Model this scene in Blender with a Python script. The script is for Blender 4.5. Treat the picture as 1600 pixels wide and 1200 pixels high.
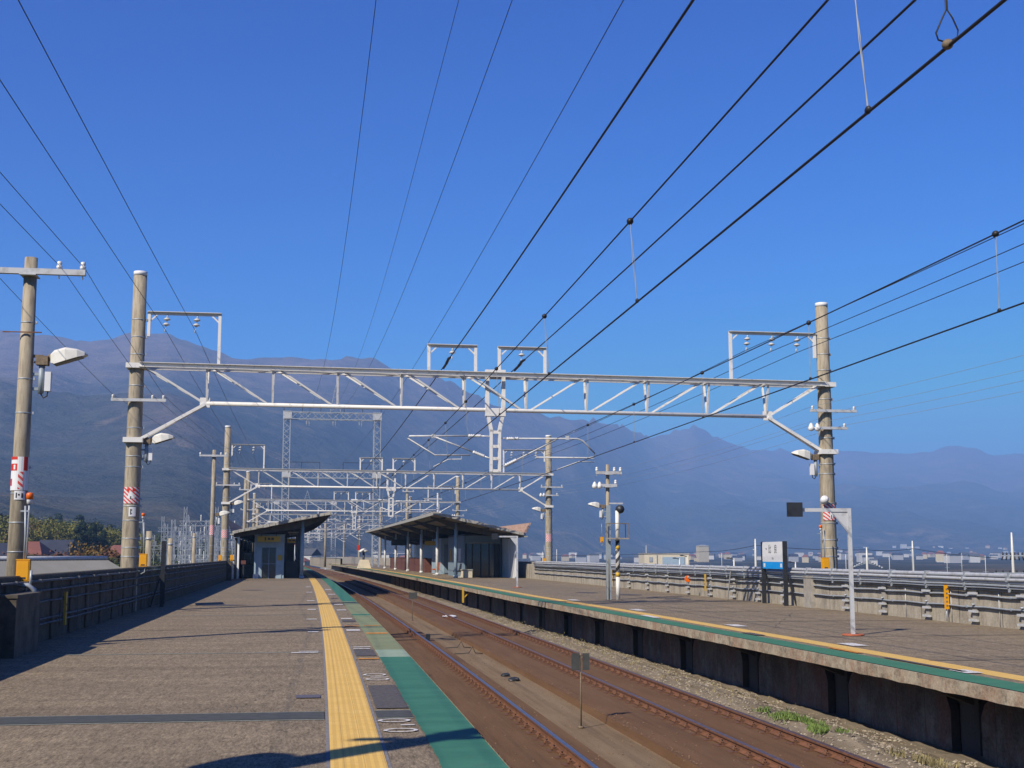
import bpy, math, random, bisect
from mathutils import Vector, Matrix, noise
R = math.radians
random.seed(7)
for o in list(bpy.data.objects): bpy.data.objects.remove(o)
SC = bpy.context.scene
COL = SC.collection
# ---------------------------------------------------------------- camera, sky, sun, exposure
EYE = 1.558; FPX = 2000.0; HOR = 867.0
PITCH = math.atan((HOR - 600) / FPX)
cd = bpy.data.cameras.new('camera'); cam = bpy.data.objects.new('camera', cd); COL.objects.link(cam)
cd.sensor_width = 36; cd.lens = FPX / 1600 * 36; cd.clip_start = .05; cd.clip_end = 60000
cam.location = (0, 0, EYE); cam.rotation_euler = (R(90) + PITCH, 0, 0); SC.camera = cam
SUN_EL = R(40); SX, SY = .62, .785
SUN_ROT = math.atan2(-SX, -SY)
w = bpy.data.worlds.new('World'); SC.world = w; w.use_nodes = True
nt = w.node_tree; bg = nt.nodes['Background']
sky = nt.nodes.new('ShaderNodeTexSky'); sky.sky_type = 'NISHITA'; sky.sun_disc = False
sky.sun_elevation = SUN_EL; sky.sun_rotation = SUN_ROT; sky.altitude = 100
sky.air_density = 1.0; sky.dust_density = 0; sky.ozone_density = 10
sep = nt.nodes.new('ShaderNodeSeparateColor'); cmb = nt.nodes.new('ShaderNodeCombineColor'); nt.links.new(sky.outputs[0], sep.inputs[0])
for i_, (top_, pw_, gn_) in enumerate(((2.7, 2.7, .055), (4.8, 1.74, .25), (6.5, 1.1, .80))):     # deep clear-air blue overhead, paler low down
    a_ = nt.nodes.new('ShaderNodeMath'); a_.operation = 'MINIMUM'; a_.inputs[1].default_value = top_; nt.links.new(sep.outputs[i_], a_.inputs[0])
    b_ = nt.nodes.new('ShaderNodeMath'); b_.operation = 'POWER'; b_.inputs[1].default_value = pw_; nt.links.new(a_.outputs[0], b_.inputs[0])
    c_ = nt.nodes.new('ShaderNodeMath'); c_.operation = 'MULTIPLY'; c_.inputs[1].default_value = gn_; nt.links.new(b_.outputs[0], c_.inputs[0]); nt.links.new(c_.outputs[0], cmb.inputs[i_])
nt.links.new(cmb.outputs[0], bg.inputs[0]); bg.inputs[1].default_value = .1
sd = bpy.data.lights.new('sun', 'SUN'); sd.energy = 5.0; sd.angle = R(.53); sd.color = (1, .915, .79)
sun = bpy.data.objects.new('sun', sd); COL.objects.link(sun)
ce = math.cos(SUN_EL)
sun.rotation_euler = Vector((-SX * ce, -SY * ce, math.sin(SUN_EL))).to_track_quat('Z', 'Y').to_euler()
SC.view_settings.view_transform = 'Standard'; SC.view_settings.look = 'None'
SC.view_settings.gamma = 1; SC.view_settings.exposure = .6
SC.render.engine = 'CYCLES'
SC.cycles.use_denoising = True; SC.cycles.max_bounces = 6; SC.cycles.transparent_max_bounces = 16
SC.cycles.volume_bounces = 1

# ---------------------------------------------------------------- curved track axis: s along, l to the right, z up
K = [-120, 0, 15, 35, 70, 130, 250, 900]; HD = [.13, .140, .1486, .1574, .1655, .1832, .20, .20]
def interp(x, xs, ys):
    if x <= xs[0]: return ys[0]
    if x >= xs[-1]: return ys[-1]
    i = bisect.bisect_right(xs, x) - 1
    return ys[i] + (ys[i+1] - ys[i]) * (x - xs[i]) / (xs[i+1] - xs[i])
def psi(s): return interp(s, K, HD)
G0 = -120; GC = [0.0]
for i in range(1020): GC.append(GC[-1] + (psi(G0 + i) + psi(G0 + i + 1)) / 2)
GZ = GC[120]
def cx(s):
    t = min(max(s - G0, 0), 1019.0); i = int(t); return -(GC[i] + (GC[i+1] - GC[i]) * (t - i) - GZ)
def P(s, l, z=0.0):
    a = math.atan(psi(s)); return Vector((cx(s) + l * math.cos(a), s + l * math.sin(a), z))
def ang(s): return math.atan(psi(s))
def at(px, py, Y):      # a measured point of the photograph at a known distance
    u = (px - 800) / FPX; v = (600 - py) / FPX
    dy = math.cos(PITCH) - v * math.sin(PITCH); dz = math.sin(PITCH) + v * math.cos(PITCH)
    return Vector((u * Y / dy, Y, EYE + dz * Y / dy))

# ---------------------------------------------------------------- mesh builder
class MB:
    def __init__(s): s.v = []; s.f = []; s.uv = []; s.mi = []; s.m = 0; s.sm = []
    def face(s, pts, uv=None, smooth=False):
        b = len(s.v); s.v += [tuple(p) for p in pts]; s.f.append(tuple(range(b, b + len(pts))))
        s.uv.append(uv or [(0, 0)] * len(pts)); s.mi.append(s.m); s.sm.append(smooth)
    def add(s, vs, fs, smooth=False):
        b = len(s.v); s.v += [tuple(p) for p in vs]
        for f in fs:
            s.f.append(tuple(b + i for i in f)); s.uv.append([(0, 0)] * len(f)); s.mi.append(s.m); s.sm.append(smooth)
    def hexa(s, p):   # 8 corners: bottom ring, top ring
        s.add(p, [(3, 2, 1, 0), (4, 5, 6, 7), (0, 1, 5, 4), (1, 2, 6, 5), (2, 3, 7, 6), (3, 0, 4, 7)])
    def box(s, x0, x1, y0, y1, z0, z1):
        s.hexa([(x0, y0, z0), (x1, y0, z0), (x1, y1, z0), (x0, y1, z0), (x0, y0, z1), (x1, y0, z1), (x1, y1, z1), (x0, y1, z1)])
    def bar(s, p, q, w, h=None):
        p = Vector(p); q = Vector(q); h = h or w; d = (q - p).normalized()
        up = Vector((0, 0, 1)) if abs(d.z) < .95 else Vector((0, 1, 0))
        a = d.cross(up).normalized(); b = a.cross(d).normalized(); a = a * w / 2; b = b * h / 2
        s.hexa([p - a - b, p + a - b, q + a - b, q - a - b, p - a + b, p + a + b, q + a + b, q - a + b])
    def tube(s, pts, r, n=8, cap=True):
        pts = [Vector(p) for p in pts]; N = len(pts)
        rr = r if isinstance(r, (list, tuple)) else [r] * N
        b = len(s.v)
        for i, p in enumerate(pts):
            d = (pts[min(i+1, N-1)] - pts[max(i-1, 0)]).normalized()
            up = Vector((0, 0, 1)) if abs(d.z) < .9 else Vector((0, 1, 0))
            a = d.cross(up).normalized(); c = a.cross(d).normalized()
            for k in range(n):
                t = 2 * math.pi * k / n; s.v.append(tuple(p + (a * math.cos(t) + c * math.sin(t)) * rr[i]))
        for i in range(N - 1):
            for k in range(n):
                k2 = (k + 1) % n
                s.f.append((b + i*n + k, b + i*n + k2, b + (i+1)*n + k2, b + (i+1)*n + k)); s.uv.append([(0, 0)] * 4); s.mi.append(s.m); s.sm.append(n > 5)
        if cap:
            s.f.append(tuple(b + k for k in reversed(range(n)))); s.uv.append([(0, 0)] * n); s.mi.append(s.m); s.sm.append(False)
            s.f.append(tuple(b + (N-1)*n + k for k in range(n))); s.uv.append([(0, 0)] * n); s.mi.append(s.m); s.sm.append(False)
    def lathe(s, prof, c, n=14, axis='z'):   # prof: (r, h)
        c = Vector(c); b = len(s.v)
        for r, h in prof:
            for k in range(n):
                t = 2 * math.pi * k / n
                o = Vector((r*math.cos(t), r*math.sin(t), h)) if axis == 'z' else (Vector((h, r*math.cos(t), r*math.sin(t))) if axis == 'x' else Vector((r*math.cos(t), h, r*math.sin(t))))
                s.v.append(tuple(c + o))
        for i in range(len(prof) - 1):
            for k in range(n):
                k2 = (k+1) % n
                s.f.append((b + i*n + k, b + i*n + k2, b + (i+1)*n + k2, b + (i+1)*n + k)); s.uv.append([(0, 0)] * 4); s.mi.append(s.m); s.sm.append(True)
        for i, rev in ((0, True), (len(prof)-1, False)):
            if prof[i][0] > .001:
                r_ = [b + i*n + k for k in range(n)]
                s.f.append(tuple(reversed(r_)) if rev else tuple(r_)); s.uv.append([(0, 0)] * n); s.mi.append(s.m); s.sm.append(False)
    def ball(s, c, r, sq=(1, 1, 1), n=8, jit=0):
        c = Vector(c); vs = []; fs = []
        for i in range(1, n):
            for k in range(n * 2):
                a = math.pi * i / n; t = math.pi * k / n
                j = 1 + jit * (random.random() - .5)
                vs.append(c + Vector((math.sin(a)*math.cos(t)*sq[0], math.sin(a)*math.sin(t)*sq[1], math.cos(a)*sq[2])) * r * j)
        m = n * 2
        for i in range(n - 2):
            for k in range(m): fs.append((i*m + k, (i+1)*m + k, (i+1)*m + (k+1) % m, i*m + (k+1) % m))
        vs += [c + Vector((0, 0, r * sq[2])), c - Vector((0, 0, r * sq[2]))]; T = len(vs) - 2
        for k in range(m):
            fs.append((T, k, (k+1) % m)); fs.append((T+1, (n-2)*m + (k+1) % m, (n-2)*m + k))
        s.add(vs, fs, jit == 0)
    def sweep(s, prof, s0, s1, ds=2.0, closed=False, cap=False, jit=None):
        # prof: (l, z) points or function of s; swept along the track axis. uv = (s, run along the profile)
        n = max(1, int(round((s1 - s0) / ds))); st = [s0 + (s1 - s0) * i / n for i in range(n + 1)]
        rows = []; b = len(s.v)
        for si in st:
            pr = prof(si) if callable(prof) else prof
            rows.append(pr)
            for (l, z) in pr: s.v.append(tuple(P(si, l, z + (jit(si, l) if jit else 0))))
        m = len(rows[0]); acc = [0.0]
        for j in range(1, m + 1):
            a = rows[0][j-1]; c = rows[0][j % m]; acc.append(acc[-1] + math.hypot(c[0]-a[0], c[1]-a[1]))
        for i in range(n):
            for j in range(m if closed else m - 1):
                j2 = (j + 1) % m
                s.f.append((b + i*m + j, b + i*m + j2, b + (i+1)*m + j2, b + (i+1)*m + j))
                s.uv.append([(st[i], acc[j]), (st[i], acc[j+1]), (st[i+1], acc[j+1]), (st[i+1], acc[j])]); s.mi.append(s.m); s.sm.append(False)
        if cap:
            for i, rev in ((0, False), (n, True)):
                r_ = [b + i*m + k for k in range(m)]
                s.f.append(tuple(reversed(r_)) if rev else tuple(r_)); s.uv.append([(0, 0)] * m); s.mi.append(s.m); s.sm.append(False)
    def build(s, name, mat, parent=None, label=None, cat=None, group=None, kind=None, recalc=True):
        me = bpy.data.meshes.new(name); me.from_pydata(s.v, [], s.f); 
        ul = me.uv_layers.new(name='UVMap'); k = 0
        for uvs in s.uv:
            for q in uvs: ul.data[k].uv = q; k += 1
        for m in (mat if isinstance(mat, (list, tuple)) else [mat]): me.materials.append(m)
        for i, p in enumerate(me.polygons): p.material_index = s.mi[i]; p.use_smooth = s.sm[i]
        me.update()
        if recalc:
            import bmesh
            bm = bmesh.new(); bm.from_mesh(me); bmesh.ops.recalc_face_normals(bm, faces=bm.faces); bm.to_mesh(me); bm.free()
        o = bpy.data.objects.new(name, me); COL.objects.link(o)
        if parent: o.parent = parent
        tag(o, label, cat, group, kind)
        return o
def tag(o, label=None, cat=None, group=None, kind=None):
    if label: o['label'] = label
    if cat: o['category'] = cat
    if group: o['group'] = group
    if kind: o['kind'] = kind
    return o
def thing(name, label, cat, loc=(0, 0, 0), rz=0.0, group=None):
    o = bpy.data.objects.new(name, None); COL.objects.link(o); o.location = loc; o.rotation_euler = (0, 0, rz); o.empty_display_size = .2
    return tag(o, label, cat, group)
def copy_tree(o, parent=None, label=None, group=None, loc=None, rz=None, scale=None, sibs=None):
    c = o.copy(); COL.objects.link(c); c.parent = parent
    if label: c['label'] = label
    if group: c['group'] = group
    if loc is not None: c.location = loc
    if rz is not None: c.rotation_euler = (0, 0, rz)
    if scale is not None: c.scale = scale if hasattr(scale, '__len__') else (scale,) * 3
    for ch in KIDS.get(o.name, None) or [x for x in o.children]: copy_tree(ch, c)
    return c
KIDS = {}

# ---------------------------------------------------------------- materials
def newmat(name):
    m = bpy.data.materials.new(name); m.use_nodes = True; n = m.node_tree
    return m, n, n.nodes['Principled BSDF']
def mat(name, col, rough=.7, metal=0, var=.15, scale=6, bump=0, bscale=40, col2=None, coord='Object', stretch=(1, 1, 1), detail=4, lo=.35, hi=.65, spec=.5, bdist=.01):
    m, n, b = newmat(name); L = n.links
    tc = n.nodes.new('ShaderNodeTexCoord'); mp = n.nodes.new('ShaderNodeMapping'); mp.inputs['Scale'].default_value = stretch
    L.new(tc.outputs[coord], mp.inputs[0])
    nz = n.nodes.new('ShaderNodeTexNoise'); nz.inputs['Scale'].default_value = scale; nz.inputs['Detail'].default_value = detail; nz.inputs['Roughness'].default_value = .65
    L.new(mp.outputs[0], nz.inputs['Vector'])
    cr = n.nodes.new('ShaderNodeValToRGB'); cr.color_ramp.elements[0].position = lo; cr.color_ramp.elements[1].position = hi
    c2 = col2 or tuple(c * (1 - var) for c in col); c1 = col if col2 else tuple(min(1, c * (1 + var)) for c in col)
    cr.color_ramp.elements[0].color = (*c2, 1); cr.color_ramp.elements[1].color = (*c1, 1)
    L.new(nz.outputs[0], cr.inputs[0]); L.new(cr.outputs[0], b.inputs['Base Color'])
    b.inputs['Roughness'].default_value = rough; b.inputs['Metallic'].default_value = metal; b.inputs['Specular IOR Level'].default_value = spec
    if bump:
        n2 = n.nodes.new('ShaderNodeTexNoise'); n2.inputs['Scale'].default_value = bscale; n2.inputs['Detail'].default_value = 3
        L.new(tc.outputs[coord], n2.inputs['Vector'])
        bp = n.nodes.new('ShaderNodeBump'); bp.inputs['Strength'].default_value = bump; bp.inputs['Distance'].default_value = bdist
        L.new(n2.outputs[0], bp.inputs['Height']); L.new(bp.outputs[0], b.inputs['Normal'])
    return m
def nd(n, t, **kw):
    x = n.nodes.new(t)
    for k, v in kw.items():
        if k in x.inputs: x.inputs[k].default_value = v
        else: setattr(x, k, v)
    return x
def mixc(n, fac, a, b, mode='MIX'):
    x = n.nodes.new('ShaderNodeMix'); x.data_type = 'RGBA'; x.blend_type = mode
    for sock, val in ((x.inputs[0], fac), (x.inputs[6], a), (x.inputs[7], b)):
        if hasattr(val, 'links') or hasattr(val, 'is_linked'): n.links.new(val, sock)
        elif isinstance(val, (int, float)): sock.default_value = val
        else: sock.default_value = (*val[:3], 1)
    return x.outputs[2]
def ramp(n, src, p0, p1, c0=(0, 0, 0), c1=(1, 1, 1)):
    r = n.nodes.new('ShaderNodeValToRGB'); r.color_ramp.elements[0].position = p0; r.color_ramp.elements[1].position = p1
    r.color_ramp.elements[0].color = (*c0, 1); r.color_ramp.elements[1].color = (*c1, 1); n.links.new(src, r.inputs[0]); return r.outputs[0]
def noise_(n, vec, scale, detail=4, rough=.6, dist=0):
    x = nd(n, 'ShaderNodeTexNoise', Scale=scale, Detail=detail, Roughness=rough, Distortion=dist); n.links.new(vec, x.inputs['Vector']); return x.outputs[0]
def mapping(n, out, sc=(1, 1, 1), loc=(0, 0, 0)):
    m = n.nodes.new('ShaderNodeMapping'); m.inputs['Scale'].default_value = sc; m.inputs['Location'].default_value = loc; n.links.new(out, m.inputs[0]); return m.outputs[0]
def math_(n, op, a, b=0.0, c=None):
    x = n.nodes.new('ShaderNodeMath'); x.operation = op
    for i, v in enumerate((a, b) if c is None else (a, b, c)):
        if isinstance(v, (int, float)): x.inputs[i].default_value = v
        else: n.links.new(v, x.inputs[i])
    return x.outputs[0]

def platform_mat():
    m, n, b = newmat('platform_asphalt'); L = n.links; tc = n.nodes.new('ShaderNodeTexCoord'); O = tc.outputs['Object']; U = tc.outputs['UV']
    grit = noise_(n, mapping(n, U, (9, 34, 1)), 1.0, 5, .9); grit2 = noise_(n, mapping(n, U, (3, 11, 1)), 1.0, 6, .85)
    c = ramp(n, grit, .40, .60, (.075, .058, .036), (.50, .40, .265))
    c = mixc(n, .5, c, ramp(n, grit2, .40, .62, (.115, .09, .058), (.39, .315, .215)))
    big = noise_(n, mapping(n, U, (.9, .5, 1)), 1.3, 5, .65)
    c = mixc(n, 1.0, c, ramp(n, big, .3, .7, (.74, .73, .73), (1.06, 1.05, 1.04)), 'MULTIPLY')
    band = noise_(n, mapping(n, U, (1.6, .12, 1)), 1.0, 4, .7)
    c = mixc(n, 1.0, c, ramp(n, band, .35, .65, (.86, .85, .86), (1.08, 1.07, 1.05)), 'MULTIPLY')
    st = noise_(n, O, 2.3, 5, .7); c = mixc(n, ramp(n, st, .66, .74), c, (.06, .055, .052))
    L.new(c, b.inputs['Base Color']); b.inputs['Roughness'].default_value = .92; b.inputs['Specular IOR Level'].default_value = .25
    bp = n.nodes.new('ShaderNodeBump'); bp.inputs['Strength'].default_value = .7; bp.inputs['Distance'].default_value = .006; L.new(grit, bp.inputs['Height']); L.new(bp.outputs[0], b.inputs['Normal'])
    return m
def tactile_mat():   # yellow guide tiles: raised bars along the edge, tile joints
    m, n, b = newmat('tactile_tiles'); L = n.links; tc = n.nodes.new('ShaderNodeTexCoord')
    sp = n.nodes.new('ShaderNodeSeparateXYZ'); L.new(tc.outputs['UV'], sp.inputs[0])
    bars = math_(n, 'SINE', math_(n, 'MULTIPLY', sp.outputs[1], 2 * math.pi / .06))
    dots = math_(n, 'SINE', math_(n, 'MULTIPLY', sp.outputs[0], 2 * math.pi / .06))
    hgt = math_(n, 'MULTIPLY', math_(n, 'GREATER_THAN', bars, .1), math_(n, 'GREATER_THAN', dots, -.8))
    fr = math_(n, 'FRACT', math_(n, 'DIVIDE', sp.outputs[0], .3)); j = math_(n, 'LESS_THAN', fr, .02)
    fr2 = math_(n, 'FRACT', math_(n, 'DIVIDE', math_(n, 'ADD', sp.outputs[1], .055), .1545)); j2 = math_(n, 'LESS_THAN', fr2, .035)
    jj = math_(n, 'MAXIMUM', j, j2)
    nz = noise_(n, tc.outputs['Object'], 3, 5, .7); n3 = noise_(n, tc.outputs['Object'], 60, 2, .7)
    c = ramp(n, nz, .3, .7, (.80, .50, .125), (.92, .62, .20))
    c = mixc(n, math_(n, 'MULTIPLY', ramp(n, n3, .55, .72), .35), c, (.45, .33, .17))
    c = mixc(n, math_(n, 'MULTIPLY', math_(n, 'SUBTRACT', 1.0, hgt), .38), c, (.44, .27, .085))
    c = mixc(n, math_(n, 'MULTIPLY', jj, .6), c, (.30, .20, .08))
    L.new(c, b.inputs['Base Color']); b.inputs['Roughness'].default_value = .75; b.inputs['Specular IOR Level'].default_value = .3
    bp = n.nodes.new('ShaderNodeBump'); bp.inputs['Strength'].default_value = .8; bp.inputs['Distance'].default_value = .005
    L.new(hgt, bp.inputs['Height']); L.new(bp.outputs[0], b.inputs['Normal'])
    return m
def green_mat(name, ca, cb):
    m, n, b = newmat(name); L = n.links; tc = n.nodes.new('ShaderNodeTexCoord'); O = tc.outputs['Object']
    nz = noise_(n, mapping(n, tc.outputs['UV'], (1.6, .6, 1)), 1.2, 5, .7); f = noise_(n, O, 40, 4, .8)
    c = ramp(n, nz, .3, .7, ca, cb)
    c = mixc(n, math_(n, 'MULTIPLY', ramp(n, f, .56, .72), .45), c, (.10, .10, .085))
    st = noise_(n, O, 3.2, 5, .75); c = mixc(n, math_(n, 'MULTIPLY', ramp(n, st, .56, .72), .45), c, (.07, .11, .09))
    L.new(c, b.inputs['Base Color']); b.inputs['Roughness'].default_value = .7; b.inputs['Specular IOR Level'].default_value = .3
    bp = n.nodes.new('ShaderNodeBump'); bp.inputs['Strength'].default_value = .35; bp.inputs['Distance'].default_value = .004; L.new(f, bp.inputs['Height']); L.new(bp.outputs[0], b.inputs['Normal'])
    return m
def concrete_mat(name, ca, cb, stain=(.09, .075, .06), amt=.7, joints=0.0, rust=None, ss=(2.6, .9)):
    m, n, b = newmat(name); L = n.links; tc = n.nodes.new('ShaderNodeTexCoord'); O = tc.outputs['Object']; U = tc.outputs['UV']
    base = noise_(n, O, 1.7, 6, .7); fine = noise_(n, O, 24, 4, .75)
    c = ramp(n, base, .3, .7, ca, cb)
    streak = noise_(n, mapping(n, U, (ss[0], ss[1], 1)), 1.0, 8, .78)
    c = mixc(n, math_(n, 'MULTIPLY', ramp(n, streak, .44, .60), amt), c, stain)
    if rust:
        rs = noise_(n, mapping(n, U, (1.3, .6, 1), (3, 5, 0)), 1.0, 6, .75); c = mixc(n, math_(n, 'MULTIPLY', ramp(n, rs, .47, .60), .8), c, rust)
    c = mixc(n, .35, c, ramp(n, fine, .3, .75, tuple(x * .55 for x in ca), tuple(min(1, x * 1.3) for x in cb)))
    if joints:
        sp = n.nodes.new('ShaderNodeSeparateXYZ'); L.new(U, sp.inputs[0])
        j = math_(n, 'LESS_THAN', math_(n, 'FRACT', math_(n, 'DIVIDE', sp.outputs[0], joints)), .016)
        c = mixc(n, math_(n, 'MULTIPLY', j, .8), c, (.05, .045, .04))
    L.new(c, b.inputs['Base Color']); b.inputs['Roughness'].default_value = .9; b.inputs['Specular IOR Level'].default_value = .25
    bp = n.nodes.new('ShaderNodeBump'); bp.inputs['Strength'].default_value = .5; bp.inputs['Distance'].default_value = .012; L.new(fine, bp.inputs['Height']); L.new(bp.outputs[0], b.inputs['Normal'])
    return m
def mountain_mat():
    m, n, b = newmat('mountain_forest'); L = n.links; g = n.nodes.new('ShaderNodeNewGeometry'); Pz = g.outputs['Position']
    sp = n.nodes.new('ShaderNodeSeparateXYZ'); L.new(Pz, sp.inputs[0])
    n1 = noise_(n, Pz, .0016, 8, .68, .5); n2 = noise_(n, Pz, .010, 8, .85); n3 = noise_(n, Pz, .004, 6, .7, 1)
    hz = math_(n, 'ADD', math_(n, 'DIVIDE', sp.outputs[2], 900.0), math_(n, 'MULTIPLY', math_(n, 'SUBTRACT', n1, .5), 1.1))
    green = ramp(n, n2, .35, .65, (.020, .024, .026), (.066, .066, .052))
    brown = ramp(n, n2, .35, .65, (.068, .050, .052), (.175, .130, .112))
    c = mixc(n, ramp(n, hz, .26, .54), green, brown)
    c = mixc(n, math_(n, 'MULTIPLY', ramp(n, n3, .56, .66), .7), c, (.17, .125, .085))
    low = math_(n, 'MULTIPLY', ramp(n, math_(n, 'DIVIDE', sp.outputs[2], 100.0), .0, 1.0, (1, 1, 1), (0, 0, 0)), ramp(n, noise_(n, Pz, .006, 3, .5), .5, .56))
    c = mixc(n, math_(n, 'MULTIPLY', low, .35), c, (.15, .115, .065))
    L.new(c, b.inputs['Base Color']); b.inputs['Roughness'].default_value = 1; b.inputs['Specular IOR Level'].default_value = 0
    bp = n.nodes.new('ShaderNodeBump'); bp.inputs['Strength'].default_value = 1; bp.inputs['Distance'].default_value = 30
    L.new(noise_(n, Pz, .009, 7, .7), bp.inputs['Height']); L.new(bp.outputs[0], b.inputs['Normal'])
    return m
def bed_mat(name, ca, cb, cc):
    m, n, b = newmat(name); L = n.links; tc = n.nodes.new('ShaderNodeTexCoord'); O = tc.outputs['Object']; U = tc.outputs['UV']
    a = noise_(n, mapping(n, U, (.25, 1.6, 1)), 1.5, 6, .7); f = noise_(n, O, 55, 4, .8); s_ = noise_(n, mapping(n, U, (.12, 4, 1)), 1.4, 5, .7)
    c = ramp(n, a, .3, .7, ca, cb); c = mixc(n, math_(n, 'MULTIPLY', ramp(n, s_, .5, .68), .6), c, cc)
    c = mixc(n, 1.0, c, ramp(n, f, .3, .75, (.68, .68, .68), (1.35, 1.33, 1.3)), 'MULTIPLY')
    sp_ = noise_(n, O, 9, 2, .5); c = mixc(n, ramp(n, sp_, .76, .79), c, (.42, .38, .32))
    L.new(c, b.inputs['Base Color']); b.inputs['Roughness'].default_value = .95; b.inputs['Specular IOR Level'].default_value = .2
    bp = n.nodes.new('ShaderNodeBump'); bp.inputs['Strength'].default_value = .6; bp.inputs['Distance'].default_value = .01; L.new(f, bp.inputs['Height']); L.new(bp.outputs[0], b.inputs['Normal'])
    return m
def stripe_mat(name, c1, c2, period, slant, base=None):   # wrapped diagonal stripes in object space
    m, n, b = newmat(name); L = n.links; tc = n.nodes.new('ShaderNodeTexCoord'); sp = n.nodes.new('ShaderNodeSeparateXYZ'); L.new(tc.outputs['Object'], sp.inputs[0])
    v = math_(n, 'ADD', math_(n, 'MULTIPLY', sp.outputs[0], slant), sp.outputs[2])
    f = math_(n, 'GREATER_THAN', math_(n, 'FRACT', math_(n, 'DIVIDE', v, period)), .5)
    nz = noise_(n, tc.outputs['Object'], 25, 3, .7)
    c = mixc(n, f, c1, c2); c = mixc(n, math_(n, 'MULTIPLY', ramp(n, nz, .5, .7), .3), c, (.35, .32, .3))
    L.new(c, b.inputs['Base Color']); b.inputs['Roughness'].default_value = .6
    return m

M = {}
M['platform'] = platform_mat(); M['tactile'] = tactile_mat()
M['green'] = green_mat('green_paint', (.035, .145, .088), (.065, .215, .13)); M['green_old'] = green_mat('faded_green_paint', (.19, .22, .105), (.27, .29, .15))
M['green_pale'] = green_mat('pale_green_paint', (.26, .36, .25), (.36, .42, .30))
M['green_far'] = green_mat('green_paint_far', (.045, .165, .085), (.07, .21, .11))
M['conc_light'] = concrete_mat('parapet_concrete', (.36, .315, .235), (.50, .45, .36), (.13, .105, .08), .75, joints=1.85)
M['conc_shade'] = concrete_mat('shade_toned_parapet', (.10, .085, .062), (.17, .145, .105), (.04, .034, .026), .8, joints=1.85)  # the left wall's shade is put into this darker base colour
M['conc_edge'] = concrete_mat('edge_concrete', (.32, .27, .18), (.58, .50, .37), (.07, .052, .036), .95, rust=(.25, .10, .05), ss=(3.2, 3.0))
M['void_shade'] = concrete_mat('shade_toned_underside', (.07, .062, .055), (.12, .11, .10), (.03, .026, .022), .8)  # recess shade below the far platform, carried by the dark base colour
M['conc_panel'] = concrete_mat('stained_shaded_panel', (.10, .085, .07), (.30, .265, .22), (.04, .03, .024), .95, joints=.95, rust=(.20, .07, .045), ss=(1.3, .9))  # rust and grime over a base darkened for the shade under the slab
M['conc_pole'] = mat('pole_concrete', (.40, .345, .25), .88, var=.14, scale=11, bump=.35, bscale=50, stretch=(1, 1, .16), col2=(.20, .165, .115), lo=.32, hi=.56, detail=7)
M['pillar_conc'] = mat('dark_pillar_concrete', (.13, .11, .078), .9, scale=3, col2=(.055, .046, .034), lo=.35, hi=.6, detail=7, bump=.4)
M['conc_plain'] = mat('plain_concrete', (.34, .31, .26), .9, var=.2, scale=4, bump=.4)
M['bed_near'] = bed_mat('near_track_bed', (.13, .072, .036), (.185, .11, .058), (.085, .05, .03))
M['bed_mid'] = bed_mat('middle_floor', (.20, .138, .078), (.275, .20, .12), (.13, .085, .05))
M['bed_far'] = bed_mat('far_track_bed', (.135, .073, .037), (.185, .108, .058), (.085, .048, .028))
M['ballast'] = bed_mat('ballast_mound', (.15, .12, .082), (.30, .25, .18), (.09, .068, .046))
M['rail'] = mat('rusty_rail', (.175, .075, .035), .85, var=.3, scale=8, bump=.4, bscale=60)
M['rail_top'] = mat('polished_rail_top', (.33, .33, .36), .42, .9, var=.08, scale=10)
M['rail_top_old'] = mat('dull_rail_top', (.28, .19, .16), .45, .8, var=.2, scale=10)
M['clip'] = mat('rusty_fastener', (.13, .06, .032), .85, var=.3, scale=20)
M['white_steel'] = mat('white_painted_steel', (.78, .76, .71), .5, var=.06, scale=7, col2=(.42, .37, .31), lo=.24, hi=.44, detail=8)
M['galv'] = mat('galvanised_steel', (.42, .45, .47), .5, .3, var=.12, scale=9)
M['galv_light'] = mat('light_galvanised', (.56, .57, .57), .55, .1, var=.1, scale=5, col2=(.36, .35, .33), lo=.3, hi=.5, detail=6)
M['grey_paint'] = mat('grey_blue_paint', (.30, .35, .38), .5, var=.08, scale=5)
M['pipe_shade'] = mat('shade_toned_pipe', (.15, .155, .155), .85, var=.25, scale=5, spec=.2)  # pipe grey toned down to carry the shade of the left wall
M['dark'] = mat('dark_steel', (.02, .022, .025), .5, var=.2, scale=8)
M['wire'] = mat('dark_wire', (.022, .02, .019), .55, .2, var=.2, scale=3)
M['wire_pale'] = mat('pale_wire', (.36, .37, .36), .5, .3, var=.1)
M['porcelain'] = mat('white_porcelain', (.80, .79, .75), .25, var=.04)
M['insul'] = mat('grey_insulator', (.55, .55, .52), .35, var=.06)
M['yellow'] = mat('yellow_box_paint', (.80, .37, .02), .5, var=.05)
M['yellow_dull'] = mat('yellow_sign_paint', (.58, .36, .045), .6, var=.08)
M['orange'] = mat('orange_plastic', (.85, .16, .02), .4, var=.06)
M['orange_mark'] = mat('worn_orange_paint', (.60, .26, .05), .8, var=.3, scale=30)
M['white_mark'] = mat('worn_white_paint', (.70, .68, .64), .8, scale=26, col2=(.30, .27, .24), lo=.38, hi=.5, detail=6)
M['grout'] = mat('grey_border', (.20, .19, .19), .9, var=.2, scale=12, bump=.2)
M['joint'] = mat('joint_rubber', (.06, .062, .055), .85, var=.2, scale=12)
M['joint_edge'] = mat('joint_edge', (.22, .23, .19), .85, var=.25, scale=18)
M['patch'] = mat('dark_patch', (.085, .075, .07), .92, var=.35, scale=22, bump=.4, bscale=70)
M['stain'] = mat('stained_asphalt', (.16, .13, .098), .92, scale=26, col2=(.055, .045, .036), lo=.36, hi=.62, detail=7, bump=.4, bscale=50)
M['patch_purple'] = mat('grey_lid', (.11, .10, .115), .7, var=.15, scale=16)
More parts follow.
